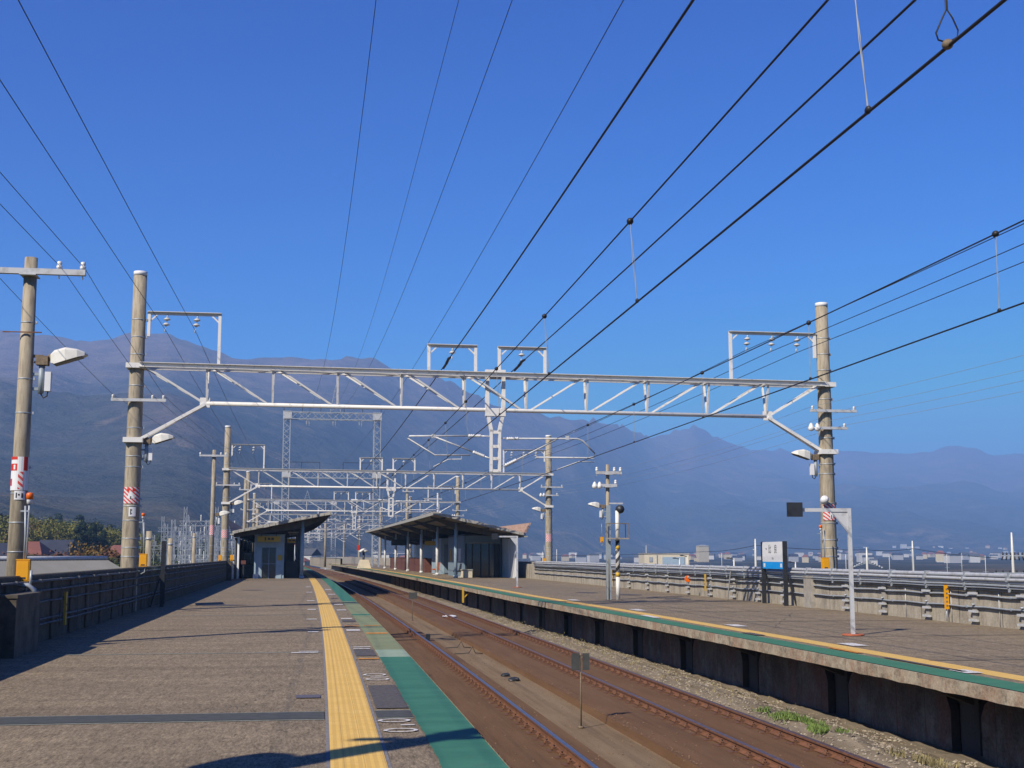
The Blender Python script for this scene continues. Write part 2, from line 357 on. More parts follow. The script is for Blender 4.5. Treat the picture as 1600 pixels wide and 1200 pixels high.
M['red'] = mat('red_paint', (.62, .05, .03), .5, var=.1)
M['white'] = mat('white_panel', (.78, .78, .76), .5, var=.04)
M['blue'] = mat('bright_blue_band', (.0, .35, .85), .4, var=.03)
M['ink'] = mat('sign_ink', (.03, .03, .03), .6, var=.1)
M['paleblue'] = mat('pale_blue_paint', (.33, .43, .50), .6, var=.08, scale=3)
M['slateblue'] = mat('slate_blue_wall', (.20, .27, .33), .6, var=.06, scale=3)
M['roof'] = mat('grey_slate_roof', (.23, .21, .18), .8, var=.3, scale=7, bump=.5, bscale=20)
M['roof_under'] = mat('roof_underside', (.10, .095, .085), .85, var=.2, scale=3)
M['fascia'] = mat('roof_fascia', (.38, .36, .31), .8, var=.25, scale=6)
M['rustroof'] = mat('rusty_corrugated', (.50, .38, .29), .8, scale=5, col2=(.30, .13, .07), lo=.38, hi=.6, stretch=(3, 3, .6))
M['glass'] = mat('dark_glass', (.02, .026, .028), .12, var=.1, spec=.8)
M['brown'] = mat('red_brown_panel', (.13, .045, .03), .7, var=.25, scale=5)
M['cream'] = mat('cream_wall', (.66, .58, .42), .8, var=.08, scale=2)
M['lens'] = mat('lamp_lens', (.16, .155, .13), .3, var=.1)
M['lampwhite'] = mat('lamp_shell', (.74, .72, .64), .45, var=.06, scale=8)
M['oldbrown'] = mat('weathered_bracket', (.20, .15, .095), .8, var=.3, scale=20)
M['redwhite'] = stripe_mat('red_white_stripes', (.70, .68, .66), (.62, .07, .06), .11, .9)
M['yelblack'] = stripe_mat('black_white_stripes', (.60, .58, .52), (.04, .04, .04), .30, -1.3)
M['mountain'] = mountain_mat()
M['plain'] = mat('plain_fields', (.13, .115, .07), 1, scale=.02, col2=(.055, .07, .035), detail=8, spec=0)
M['grass'] = mat('fresh_grass', (.20, .30, .06), .8, scale=14, col2=(.10, .14, .04))
M['drygrass'] = mat('dry_weeds', (.30, .25, .12), .9, var=.3, scale=9)

# ---------------------------------------------------------------- terrain: plain and mountains as one polar sheet
SKY_PTS = [(-400, 560), (-200, 530), (0, 517), (60, 520), (130, 531), (200, 520), (260, 519), (320, 541), (360, 555), (420, 562), (480, 560), (540, 556), (575, 558), (600, 566), (640, 581), (690, 588), (735, 610), (780, 632), (836, 645), (881, 650), (926, 655), (975, 662), (1015, 680), (1042, 676), (1085, 662), (1120, 682), (1170, 700), (1225, 701), (1250, 706), (1300, 704), (1340, 703), (1375, 706), (1430, 707), (1465, 703), (1500, 695), (1525, 697), (1555, 710), (1600, 708), (1750, 700), (1900, 720), (2100, 740)]
SXs = [p[0] for p in SKY_PTS]; SYs = [p[1] for p in SKY_PTS]
def ridge(px):
    y = interp(px, SXs, SYs); Rr = interp(px, [-400, 500, 900, 1060, 1250, 2100], [3700, 3950, 4900, 7000, 8500, 8600])
    d = at(px, y, Rr); rr = math.hypot(d.x, d.y)
    return rr, d.z
def terr(px, r):
    rr, H = ridge(px); r0 = interp(px, [-400, 300, 600, 1000, 1600, 2100], [420, 560, 1500, 2600, 3600, 3800])
    t = (r - r0) / (rr - r0)
    z = -8.0 + max(0, r - 1200) * .0045 * (1 if px > 500 else .3)
    if t <= 0: return z
    a = px / 900.0
    q_ = math.hypot((px - 800) / FPX, 1.0); X = (px - 800) / FPX * r / q_; Y_ = r / q_
    w1 = noise.noise(Vector((X / 2100, Y_ / 2100, 4.4))) * .5; wob = noise.fractal(Vector((X / 700, Y_ / 700, 3.1)), 1.0, 2.1, 6)
    spur = 1 - abs(noise.noise(Vector((X / 1150 + w1, Y_ / 2300 - w1, 7.7)))) * 2.6
    spur2 = 1 - abs(noise.noise(Vector((X / 430 + w1, Y_ / 800, 1.7)))) * 2.4
    spur3 = 1 - abs(noise.noise(Vector((X / 190, Y_ / 260 + w1, 5.2)))) * 2.4
    if t < 1:
        prof = .16 * t + .84 * t ** 1.55
        amp = t ** .8 * (1 - t) ** 1.15
        return z * (1 - t) + H * prof + H * amp * (.36 * (spur - .5) + .15 * (spur2 - .45) + .06 * (spur3 - .45) + .08 * wob)
    return H * max(0, 1 - (t - 1) * 1.6) + (H * .05 * wob if t > 1.02 else 0)
mb = MB(); NX, NR = 560, 210; rows = []
rs = [180 * (16000 / 180.0) ** (i / NR) for i in range(NR + 1)]
for i in range(NX + 1):
    px = -1300 + 4200 * i / NX
    az = (px - 800) / FPX
    for r in rs:
        q = math.hypot(az, 1.0)
        z = terr(px, r)
        if 500 < r: z += noise.fractal(Vector((az * r / 130, r / 130.0, 0)), 1.0, 2.0, 5) * min(14, (r - 500) * .004) * (1 if r > interp(px, [300, 1000], [600, 3300]) else 0)
        mb.v.append((az * r / q, r / q, z))
for i in range(NX):
    for j in range(NR):
        b0 = i * (NR + 1) + j; mb.f.append((b0, b0 + NR + 1, b0 + NR + 2, b0 + 1)); mb.uv.append([(0, 0)] * 4); mb.mi.append(0); mb.sm.append(True)
mb.build('mountains', M['mountain'], kind='structure', recalc=False)
mb = MB(); mb.face([(-15000, -6000, -8.4), (15000, -6000, -8.4), (15000, 16000, -8.4), (-15000, 16000, -8.4)]); mb.build('ground', M['plain'], kind='structure')

# ---------------------------------------------------------------- station deck
SA, SB = -14, 320
FE = lambda s: interp(s, [10, 22, 37, 48, 400], [7.86, 7.78, 7.55, 7.30, 7.25])   # edge of the far platform
EDGE = 1.36; WL = -5.0; WR = 14.6
mb = MB(); mb.sweep([(WL - .02, 0), (EDGE - .02, 0), (EDGE - .02, -.22), (1.15, -.22), (1.15, -1.4)], SA, SB, 2); mb.build('platform', M['platform'], kind='structure')
mb = MB(); mb.sweep([(EDGE, .003), (EDGE, -.2), (EDGE - .02, -.2)], SA, SB, 2); mb.build('platform_edge', M['conc_edge'], kind='structure')
mb = MB(); mb.sweep(lambda s: [(FE(s) + .02, 0), (WR + .02, 0)], SA, 230, 2); mb.build('far_platform', M['platform'], kind='structure')
def jedge(s, l): return .018 * noise.noise(Vector((s * 2.3, 0, 1))) + .01 * noise.noise(Vector((s * 9, 0, 4)))
mb = MB(); mb.sweep(lambda s: [(FE(s) + 1.5, -.17), (FE(s) + .02, -.17), (FE(s) + .015 * noise.noise(Vector((s * 3, 5, 1))), -.165 + jedge(s, 0)), (FE(s) + .01 * noise.noise(Vector((s * 5, 9, 1))), .004), (FE(s) + .03, .006)], SA, 230, .25); mb.build('far_platform_edge', M['conc_edge'], kind='structure')
# recess under the far platform: back wall, footing
mb = MB(); mb.sweep(lambda s: [(FE(s) + 1.5, -.17), (FE(s) + 1.5, -1.40)], SA, 230, 2); mb.build('far_platform_back_wall', M['void_shade'], kind='structure')
mb = MB(); mb.sweep([(1.15, -1.2), (1.7, -1.2), (1.75, -1.13), (3.72, -1.13), (3.8, -1.24)], SA, SB, 2); mb.build('near_track_bed', M['bed_near'], kind='structure')
mb = MB(); mb.sweep([(3.8, -1.24), (4.72, -1.24)], SA, SB, 2); mb.build('middle_floor', M['bed_mid'], kind='structure')
mb = MB(); mb.sweep([(4.72, -1.24), (4.75, -1.12), (5.0, -1.105), (7.15, -1.105)], SA, SB, 2); mb.build('far_track_bed', M['bed_far'], kind='structure')
def jb(s, l): return (.06 * noise.fractal(Vector((s * 1.4, l * 2, 0)), 1, 2, 4) if l > 7.0 else 0)
mb = MB(); mb.sweep(lambda s: [(6.98, -1.11), (7.12, -1.05), (7.28, -1.0), (7.44, -.99), (7.6, -1.0), (7.75, -1.04), (7.9, -1.10), (8.05, -1.16), (9.3, -1.2)], SA, 230, .25, jit=jb); mb.build('ballast', M['ballast'], kind='structure')
# viaduct flanks under the parapets
mb = MB(); mb.sweep([(WL - .26, 1.1), (WL - .26, -8.4)], SA, SB, 4); mb.sweep([(WR + .32, 1.1), (WR + .32, -8.4)], SA, SB, 4); mb.build('viaduct', M['conc_plain'], kind='structure')

# markings, each thin and 4 mm above the layer below
def sheet(name, l0, l1, s0, s1, z, m, ds=1.0, **kw):
    b_ = MB(); b_.sweep([(l0, z), (l1, z)], s0, s1, min(ds, s1 - s0)); return b_.build(name, m, kind='structure', **kw)
mb = MB(); mb.sweep([(.02, .004), (.50, .004)], SA, 200, 1); mb.build('grey_border', M['grout'], kind='structure')
mb = MB(); mb.sweep([(.05, .009), (.47, .009)], SA, 200, 1); mb.build('yellow_tactile_strip', M['tactile'], kind='structure')
def gl(s): return .87 + .02 * noise.noise(Vector((s * 1.1, 2, 2))) + .012 * noise.noise(Vector((s * 5, 2, 2)))
def gstrip(s0, s1, m):
    b_ = MB(); b_.sweep(lambda s: [(gl(s), .006), (EDGE - .012, .006)], s0, s1, .2 if s1 < 60 else 1); b_.build('green_edge_strip', m, kind='structure')
gstrip(SA, 19.9, M['green']); gstrip(19.9, 21.4, M['green_pale']); gstrip(21.4, 33.5, M['green_old']); gstrip(33.5, 34.3, M['green']); gstrip(34.3, 43.5, M['green_old']); gstrip(43.5, 200, M['green'])
mb = MB(); mb.sweep(lambda s: [(FE(s) + .78, .004), (FE(s) + 1.14, .004)], SA, 228, 1); mb.build('yellow_tactile_strip', M['tactile'], kind='structure')
mb = MB(); mb.sweep(lambda s: [(FE(s) + .05, .010), (FE(s) + .55, .010)], SA, 228, 1); mb.build('green_edge_strip', M['green_far'], kind='structure')
# expansion joint with pale lips, narrow joints
for (a, b_, l0, l1) in ((12.72, 13.0, WL, .01), (12.72, 13.0, .51, .86)):
    sheet('expansion_joint', l0, l1, a - .22, b_ + .16, .004, M['joint_edge']); sheet('expansion_joint', l0, l1, a - .16, b_ + .10, .008, M['joint'])
for s_, w_ in ((21.0, .10), (27.5, .04), (34, .12), (41, .05), (48.5, .12), (56, .06), (64, .12), (73, .06)):
    sheet('expansion_joint', WL, .01, s_, s_ + w_, .004, M['joint_edge'] if w_ > .05 else M['joint'])
for s_ in (18, 23.5, 29, 34.5, 41, 49, 58): sheet('expansion_joint', 8.9, WR - .02, s_, s_ + .05, .004, M['joint'])
marks = [(-.30, -.03, 14.35, 14.66, 'patch_purple'), (-.48, -.06, 20.85, 21.0, 'white_mark'), (-.36, -.05, 21.12, 21.22, 'white_mark'), (-.25, -.04, 26.35, 26.6, 'white_mark'), (-.3, -.05, 31.5, 31.8, 'white_mark'), (-.28, -.05, 37, 37.5, 'white_mark'), (-.3, -.05, 44, 44.5, 'white_mark'), (-.3, -.05, 54, 54.7, 'white_mark'), (-.3, -.05, 63, 63.7, 'white_mark'),
 (.54, .85, 19.48, 19.66, 'orange_mark'), (.52, .80, 21.55, 21.68, 'white_mark'), (.54, .82, 21.95, 22.1, 'white_mark'), (.52, .84, 20.1, 21.4, 'patch'), (.53, .86, 13.28, 15.6, 'patch'), (.54, .82, 26.7, 27.2, 'white_mark'), (.53, .85, 28.4, 28.65, 'orange_mark'), (.53, .85, 30.3, 31.2, 'patch'), (.54, .8, 31.6, 32.0, 'white_mark'), (.54, .8, 36.5, 37, 'white_mark'), (.54, .82, 40.5, 41, 'white_mark'), (.54, .82, 46.3, 47, 'patch'), (.54, .82, 51, 51.7, 'white_mark'), (.54, .82, 58, 58.8, 'white_mark'), (.9, 1.32, 25.6, 26.0, 'orange_mark'), (.95, 1.3, 28.5, 28.7, 'orange_mark')]
for l0, l1, s0, s1, mm in marks: sheet('platform_marking', l0, l1, s0, s1, .0125 if l0 > .86 else .010, M[mm])
for s0, dl, ds, l0, mm in ((14.0, .34, .5, 1.25, 'white_mark'), (16.2, .1, 2.4, .62, 'patch'), (19.5, .12, 1.2, .62, 'orange_mark'), (21, .3, .7, 1.22, 'white_mark'), (27, .3, .8, 1.25, 'white_mark'), (35, .3, 1, 1.25, 'white_mark'), (16, .25, .5, .58, 'white_mark'), (24, .2, .9, .6, 'patch'), (31, .2, 1.4, .58, 'white_mark'), (43, .3, 1, 1.25, 'white_mark'), (40, .15, 1.4, .6, 'orange_mark')):
    sheet('platform_marking', FE(s0) + l0, FE(s0) + l0 + dl, s0, s0 + ds, .013, M[mm])
def blob(s0, l0, ls, ll, m, z=.007, seed=1):     # irregular dark patch
    b_ = MB(); n = 26; pts = []
    for i in range(n):
        a = 2 * math.pi * i / n; k = 1 + .45 * noise.noise(Vector((math.cos(a) * 1.3, math.sin(a) * 1.3, seed))) + .12 * noise.noise(Vector((math.cos(a) * 5, math.sin(a) * 5, seed)))
        pts.append(P(s0 + math.sin(a) * ls * k, l0 + math.cos(a) * ll * k, z))
    b_.face(pts); b_.build('platform_patch', m, kind='structure')
for q_ in ((40.8, -2.9, .5, .75, 'patch'), (58, -2.6, .5, .5, 'patch')): blob(q_[0], q_[1], q_[2], q_[3], M[q_[4]], seed=q_[0])
for q_ in ((49, 12.2, .9, .5, 'patch'), (44.4, 12.8, .9, .4, 'patch'), (52, 11.2, .8, .4, 'patch')): blob(q_[0], q_[1], q_[2], q_[3], M[q_[4]], seed=q_[0])
def crack(s0, l0, s1, l1, w_=.008, seed=1):
    b_ = MB(); n = 40; L_ = []
    for i in range(n + 1):
        u = i / n; a = s0 + (s1 - s0) * u; l = l0 + (l1 - l0) * u; d = .12 * noise.fractal(Vector((u * 6, seed, 0)), 1, 2, 4)
        L_.append((a + d * .6, l + d, w_ * (.5 + abs(noise.noise(Vector((u * 20, seed, 3)))) * 1.6)))
    for i in range(n):
        a, c = L_[i], L_[i + 1]; b_.face([P(a[0] - a[2], a[1] - a[2], .0085), P(c[0] - c[2], c[1] - c[2], .0085), P(c[0] + c[2], c[1] + c[2], .0085), P(a[0] + a[2], a[1] + a[2], .0085)])
    b_.build('crack', M['joint'], kind='structure')
crack(14, -4.2, 18.5, -2.6, .004, 1); crack(13.4, -.9, 16, -.4, .004, 6); crack(26, 9.4, 33, 12.6, .012, 5); crack(30, 11, 40, 10.2, .012, 7)
def ring(s0, l0, dl, dsz, tw=.035):   # one painted numeral 0 read from the track
    b_ = MB(); n = 28
    for i in range(n):
        a0 = 2 * math.pi * i / n; a1 = 2 * math.pi * (i + 1) / n
        b_.face([P(s0 + math.sin(a) * (dsz - q), l0 + math.cos(a) * (dl - q), .012) for a, q in ((a0, 0), (a1, 0), (a1, tw), (a0, tw))])
    b_.build('painted_numeral', M['white_mark'], kind='structure')
ring(12.3, .66, .155, .12); ring(11.62, .68, .155, .12)
b_ = MB(); b_.sweep([(.70, .012), (.83, .012)], 11.94, 11.99, .05); b_.build('painted_numeral', M['white_mark'], kind='structure')
ring(16.95, .67, .15, .16); ring(16.35, .68, .15, .14)
b_ = MB(); b_.sweep([(.60, .0125), (.83, .0125)], 16.6, 16.64, .04); b_.build('painted_numeral', M['white_mark'], kind='structure')

# ---------------------------------------------------------------- rails with fasteners
def clip_mesh():
    b_ = MB(); 
    for sgn in (-1, 1):
        b_.box(sgn * .075 - .03, sgn * .075 + .05 * (1 if sgn > 0 else .6), -.055, .055, -.012, .03)
        b_.tube([(sgn * .09, -.05, .03), (sgn * .115, -.02, .055), (sgn * .085, .0, .06), (sgn * .115, .03, .055), (sgn * .09, .05, .03)], .012, 6)
        b_.lathe([(.022, 0), (.022, .05), (.014, .05), (.014, .075)], (sgn * .11, 0, .0), 8)
    b_.box(-.19, .19, -.09, .09, -.03, -.004)
    return b_
clip0 = None
RZ = -.975; RB = -1.13
def rail(l, zb, top, label, group):
    r0 = thing('running_rail', label, 'rail', (0, 0, 0), 0, group)
    h = RZ - zb
    b_ = MB(); b_.sweep([(l - .07, zb), (l - .07, zb + .012), (l - .012, zb + .035), (l - .010, RZ - .045), (l - .034, RZ - .032), (l - .034, RZ - .006), (l + .034, RZ - .006), (l + .034, RZ - .032), (l + .010, RZ - .045), (l + .012, zb + .035), (l + .07, zb + .012), (l + .07, zb)], SA, SB, 1.2, cap=True)
    b_.build('rail_body', M['rail'], r0)
    b_ = MB(); b_.sweep([(l - .034, RZ - .007), (l - .028, RZ), (l + .028, RZ), (l + .034, RZ - .007)], SA, SB, 1.2); b_.build('rail_head', top, r0)
    global clip0
    s_ = 8.4; k = 0
    while k < 96:
        p = P(s_, l, zb + .012)
        if clip0 is None:
            clip0 = clip_mesh().build('fastener', M['clip'], r0); c = clip0
        else: c = clip0.copy(); COL.objects.link(c); c.parent = r0
        c.location = p; c.rotation_euler = (0, 0, ang(s_)); s_ += .58; k += 1
    b_ = MB()
    while s_ < 140:
        a = P(s_, l - .17, zb + .03); c2 = P(s_, l + .17, zb + .03); b_.bar(a, c2, .16, .07); s_ += .62
    b_.build('fastener', M['clip'], r0, kind='stuff')
rail(2.20, -1.12, M['rail_top'], 'running rail right beside the near platform edge, mostly hidden below it', 'rails of the two tracks')
rail(3.27, -1.12, M['rail_top'], 'rusty rail with a blue-shining polished head, right-hand rail of the near track', 'rails of the two tracks')
rail(5.67, -1.095, M['rail_top_old'], 'dull brown rail, left-hand rail of the far track', 'rails of the two tracks')
rail(6.74, -1.095, M['rail_top_old'], 'dull brown rail beside the ballast mound of the far platform', 'rails of the two tracks')

# columns and haunches under the far platform
sup = None
for i in range(26):
    s_ = 12.6 + i * 4.3
    if sup is None:
        sup = thing('platform_support', 'x', 'support', (0, 0, 0), 0, 'concrete supports under the far platform edge')
        b_ = MB(); b_.box(1.08, 1.48, -.26, .26, -1.3, -.17); b_.build('column', M['void_shade'], sup)
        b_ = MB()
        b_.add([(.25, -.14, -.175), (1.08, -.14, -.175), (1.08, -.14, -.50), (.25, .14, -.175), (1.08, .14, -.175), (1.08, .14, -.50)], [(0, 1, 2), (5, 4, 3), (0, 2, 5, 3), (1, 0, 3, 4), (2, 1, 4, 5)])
        b_.build('haunch', M['void_shade'], sup)
        o = sup
    else: o = copy_tree(sup)
    o['label'] = 'concrete column with haunches under the far platform edge, one of the repeating row'
    o.location = P(s_, FE(s_), 0); o.rotation_euler = (0, 0, ang(s_))

pan = None
for i in range(26):      # stained precast panels between the columns
    s_ = 12.6 + (i - .5) * 4.3
    o = thing('retaining_panel', 'stained precast panel with clipped corners under the far platform, one of the row', 'panel', P(s_, FE(s_)), ang(s_), 'stained panels under the far platform edge')
    b_ = MB(); a_ = 1.78; z0, z1, c_ = -1.34, -.36, .26
    ol = [(-a_, z0), (a_, z0), (a_, z1 - c_), (a_ - c_ * .4, z1 - c_ * .35), (a_ - c_, z1), (-a_ + c_, z1), (-a_ + c_ * .4, z1 - c_ * .35), (-a_, z1 - c_)]
    k_ = len(ol); b_.face([(1.02, y, z) for y, z in ol], [(s_ + y, z * 1.0) for y, z in ol])
    for q in range(k_):
        (y0, zz0), (y1, zz1) = ol[q], ol[(q + 1) % k_]; b_.face([(1.02, y0, zz0), (1.02, y1, zz1), (1.15, y1, zz1), (1.15, y0, zz0)])
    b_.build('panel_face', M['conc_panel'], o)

# ---------------------------------------------------------------- parapet walls with pipes
pw = thing('parapet_wall', 'dark shaded concrete parapet wall along the left platform', 'wall')
b_ = MB(); b_.sweep([(WL, 0), (WL, 1.19), (WL - .02, 1.21), (WL - .22, 1.21), (WL - .24, 1.19), (WL - .24, 0)], SA, 200, 2); b_.build('wall_panel', M['conc_shade'], pw)
b_ = MB()
s_ = 12.0
for i in range(44):
    if s_ < 78: b_.sweep([(WL + .004, .02), (WL + .06, .02), (WL + .06, 1.08), (WL + .004, 1.12)], s_, s_ + .16, .16)
    s_ += 1.85
b_.build('stiffener', M['conc_shade'], pw)
pr = thing('parapet_wall', 'sunlit stained concrete parapet wall along the right platform', 'wall')
b_ = MB(); b_.sweep([(WR, 0), (WR, .93), (WR + .02, .95), (WR + .22, .95), (WR + .24, .93), (WR + .24, -.5)], SA, 226, 2); b_.build('wall_panel', M['conc_light'], pr)
# near pilaster that carries the first left pole, and those by the portals
def pilaster(s0, l0, l1, w_, h_, m, label):
    t = thing('wall_pillar', label, 'pillar', P(s0, 0, 0), ang(s0)); b = MB(); b.box(l0, l1, -w_/2, w_/2, -.01, h_); b.box(l0 - .02, l1 + .02, -w_/2 - .02, w_/2 + .02, h_, h_ + .05); b.build('pillar_body', m, t); return t
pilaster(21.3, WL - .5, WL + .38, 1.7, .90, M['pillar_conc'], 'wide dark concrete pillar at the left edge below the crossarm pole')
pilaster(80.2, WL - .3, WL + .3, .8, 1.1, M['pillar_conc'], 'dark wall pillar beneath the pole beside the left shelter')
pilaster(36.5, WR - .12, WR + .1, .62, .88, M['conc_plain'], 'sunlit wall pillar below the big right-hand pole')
def pipe(l, z, r, m, s0, s1, label, sag=.0, group=None, clips=True):
    t = thing('conduit', label, 'pipe', (0, 0, 0), 0, group)
    pts = []; n = int((s1 - s0) / .93)
    for i in range(n + 1):
        s_ = s0 + (s1 - s0) * i / n; pts.append(P(s_, l + (.02 * noise.noise(Vector((s_ * .3, l, z * 9)))), z - (sag if i % 2 else 0) + .006 * noise.noise(Vector((s_, l, z * 7)))))
    b = MB(); b.tube(pts, r, 8)
    if clips:
        s_ = s0 + 1; b.m = 1
        while s_ < min(s1, 60):
            b.bar(P(s_ - .03, l, z), P(s_ + .03, l, z), r * 2.7, r * 2.7); s_ += 1.86
    b.build('pipe', [m, M['pipe_shade'] if l < 0 else M['galv']], t)
g_ = 'pipes along the left parapet wall'
pipe(WL + .06, 1.10, .024, M['pipe_shade'], 20.8, 78, 'top galvanised pipe along the left parapet wall', .006, g_)
pipe(WL + .06, .93, .020, M['pipe_shade'], 20.8, 78, 'second pipe from the top along the left parapet wall', .006, g_)
pipe(WL + .05, .73, .018, M['pipe_shade'], 20.8, 78, 'thin middle pipe along the left parapet wall', .008, g_)
pipe(WL + .06, .42, .021, M['pipe_shade'], 20.8, 78, 'upper one of the low pair of pipes on the left parapet wall', .006, g_)
pipe(WL + .06, .33, .021, M['pipe_shade'], 20.8, 78, 'lowest pipe along the left parapet wall', .006, g_)
g_ = 'pipes along the right parapet wall'
pipe(WR - .03, 1.115, .05, M['galv_light'], 4, 82, 'thick bright topmost pipe of the right parapet wall', 0, g_)
pipe(WR - .10, 1.03, .036, M['galv_light'], 4, 82, 'second thick pipe below the bright topmost one, right wall', .004, g_)
pipe(WR - .05, .965, .032, M['galv_light'], 4, 82, 'pipe third from the top in the right wall bundle', .004, g_)
pipe(WR - .08, .90, .026, M['galv'], 4, 82, 'thin grey pipe in the lower half of the right wall bundle', .006, g_)
pipe(WR - .06, .845, .022, M['galv'], 4, 82, 'lowest grey pipe of the bundle on top of the right wall', .008, g_)
pipe(WR - .06, .79, .02, M['dark'], 4, 82, 'black cable hanging just under the right wall pipe bundle', .02, g_)
pipe(WR - .05, .66, .018, M['galv'], 4, 82, 'thin pipe on the upper face of the right wall, below the bundle', .018, g_)
pipe(WR - .05, .635, .011, M['dark'], 4, 82, 'thin black cable under the upper face pipe of the right wall', .02, g_)
pipe(WR - .05, .41, .018, M['galv'], 4, 82, 'thin pipe running along the middle of the right wall face', .018, g_)
pipe(WR - .05, .385, .012, M['dark'], 4, 82, 'black cable just under the middle pipe of the right wall', .024, g_)
wb = None
def wall_bracket(s_, n_, label):
    global wb
    if wb is None:
        wb = thing('pipe_bracket', label, 'bracket', (0, 0, 0), 0, 'grey pipe brackets on the right wall')
        b = MB(); b.box(-.045, .0, -.1, .1, .0, .86); b.build('backing_post', M['conc_plain'], wb)
        for z in (.10, .30, .70):
            b = MB(); b.box(-.11, -.045, -.17, .17, z - .025, z + .025); b.build('bracket_plate', M['galv_light'], wb)
        b = MB(); b.lathe([(.05, 0), (.05, .03)], (-.07, -.0, .44), 10); b.build('pipe_clamp', M['galv'], wb); o = wb
    else: o = copy_tree(wb)
    o['label'] = label; o.location = P(s_, WR, 0); o.rotation_euler = (0, 0, ang(s_))
BL = ['first from the right picture edge', 'second from the right picture edge', 'just left of the yellow sign', 'second left of the yellow sign', 'behind the monitor post', 'just right of the wall pillar'] + ['%s left of the wall pillar' % q for q in ('first', 'second', 'third', 'fourth', 'fifth', 'sixth', 'seventh', 'eighth')]
for i, s_ in enumerate((22.9, 25.0, 27.0, 29.2, 31.6, 33.9, 38.6, 40.9, 43.4, 46.0, 48.8, 51.7, 54.8, 58)): wall_bracket(s_, i, 'stack of grey plates on the right wall, ' + BL[i])
for i, s_ in enumerate((23.95, 26.0, 28.1, 30.4)):
    b = MB(); b.tube([P(s_, WR - .015, .02), P(s_, WR - .015, .84)], .013, 6)
    b.build('wall_downpipe', M['galv_light'], None, 'thin vertical pipe on the right wall, %s from the right picture edge' % ('first', 'second', 'third', 'fourth')[i], 'drain pipe', 'thin vertical pipes on the right wall')

# ---------------------------------------------------------------- portals
def disc_ins(b, x, y, z0, n=2, tilt=(0, 0)):
    z = z0
    b.tube([(x, y, z), (x + tilt[0] * .12, y, z - .12)], .022, 6)
    for i in range(n):
        zz = z0 - .14 - i * .15; xx = x + tilt[0] * (z0 - zz)
        b.lathe([(.02, .05), (.05, .04), (.095, -.005), (.10, -.02), (.05, -.02), (.025, -.06)], (xx, y, zz), 12)
    ze = z0 - .14 - n * .15
    b.tube([(x + tilt[0] * (z0 - ze), y, ze + .03), (x + tilt[0] * (z0 - ze + .1), y, ze - .08)], .018, 6)
def rod_ins(b, p, q, n=6):
    p = Vector(p); q = Vector(q); rr = []; pts = []
    for i in range(n * 2 + 1):
        pts.append(p.lerp(q, i / (n * 2))); rr.append(.055 if i % 2 else .03)
    b.tube(pts, rr, 10)
XL, XR = -5.22, 15.35
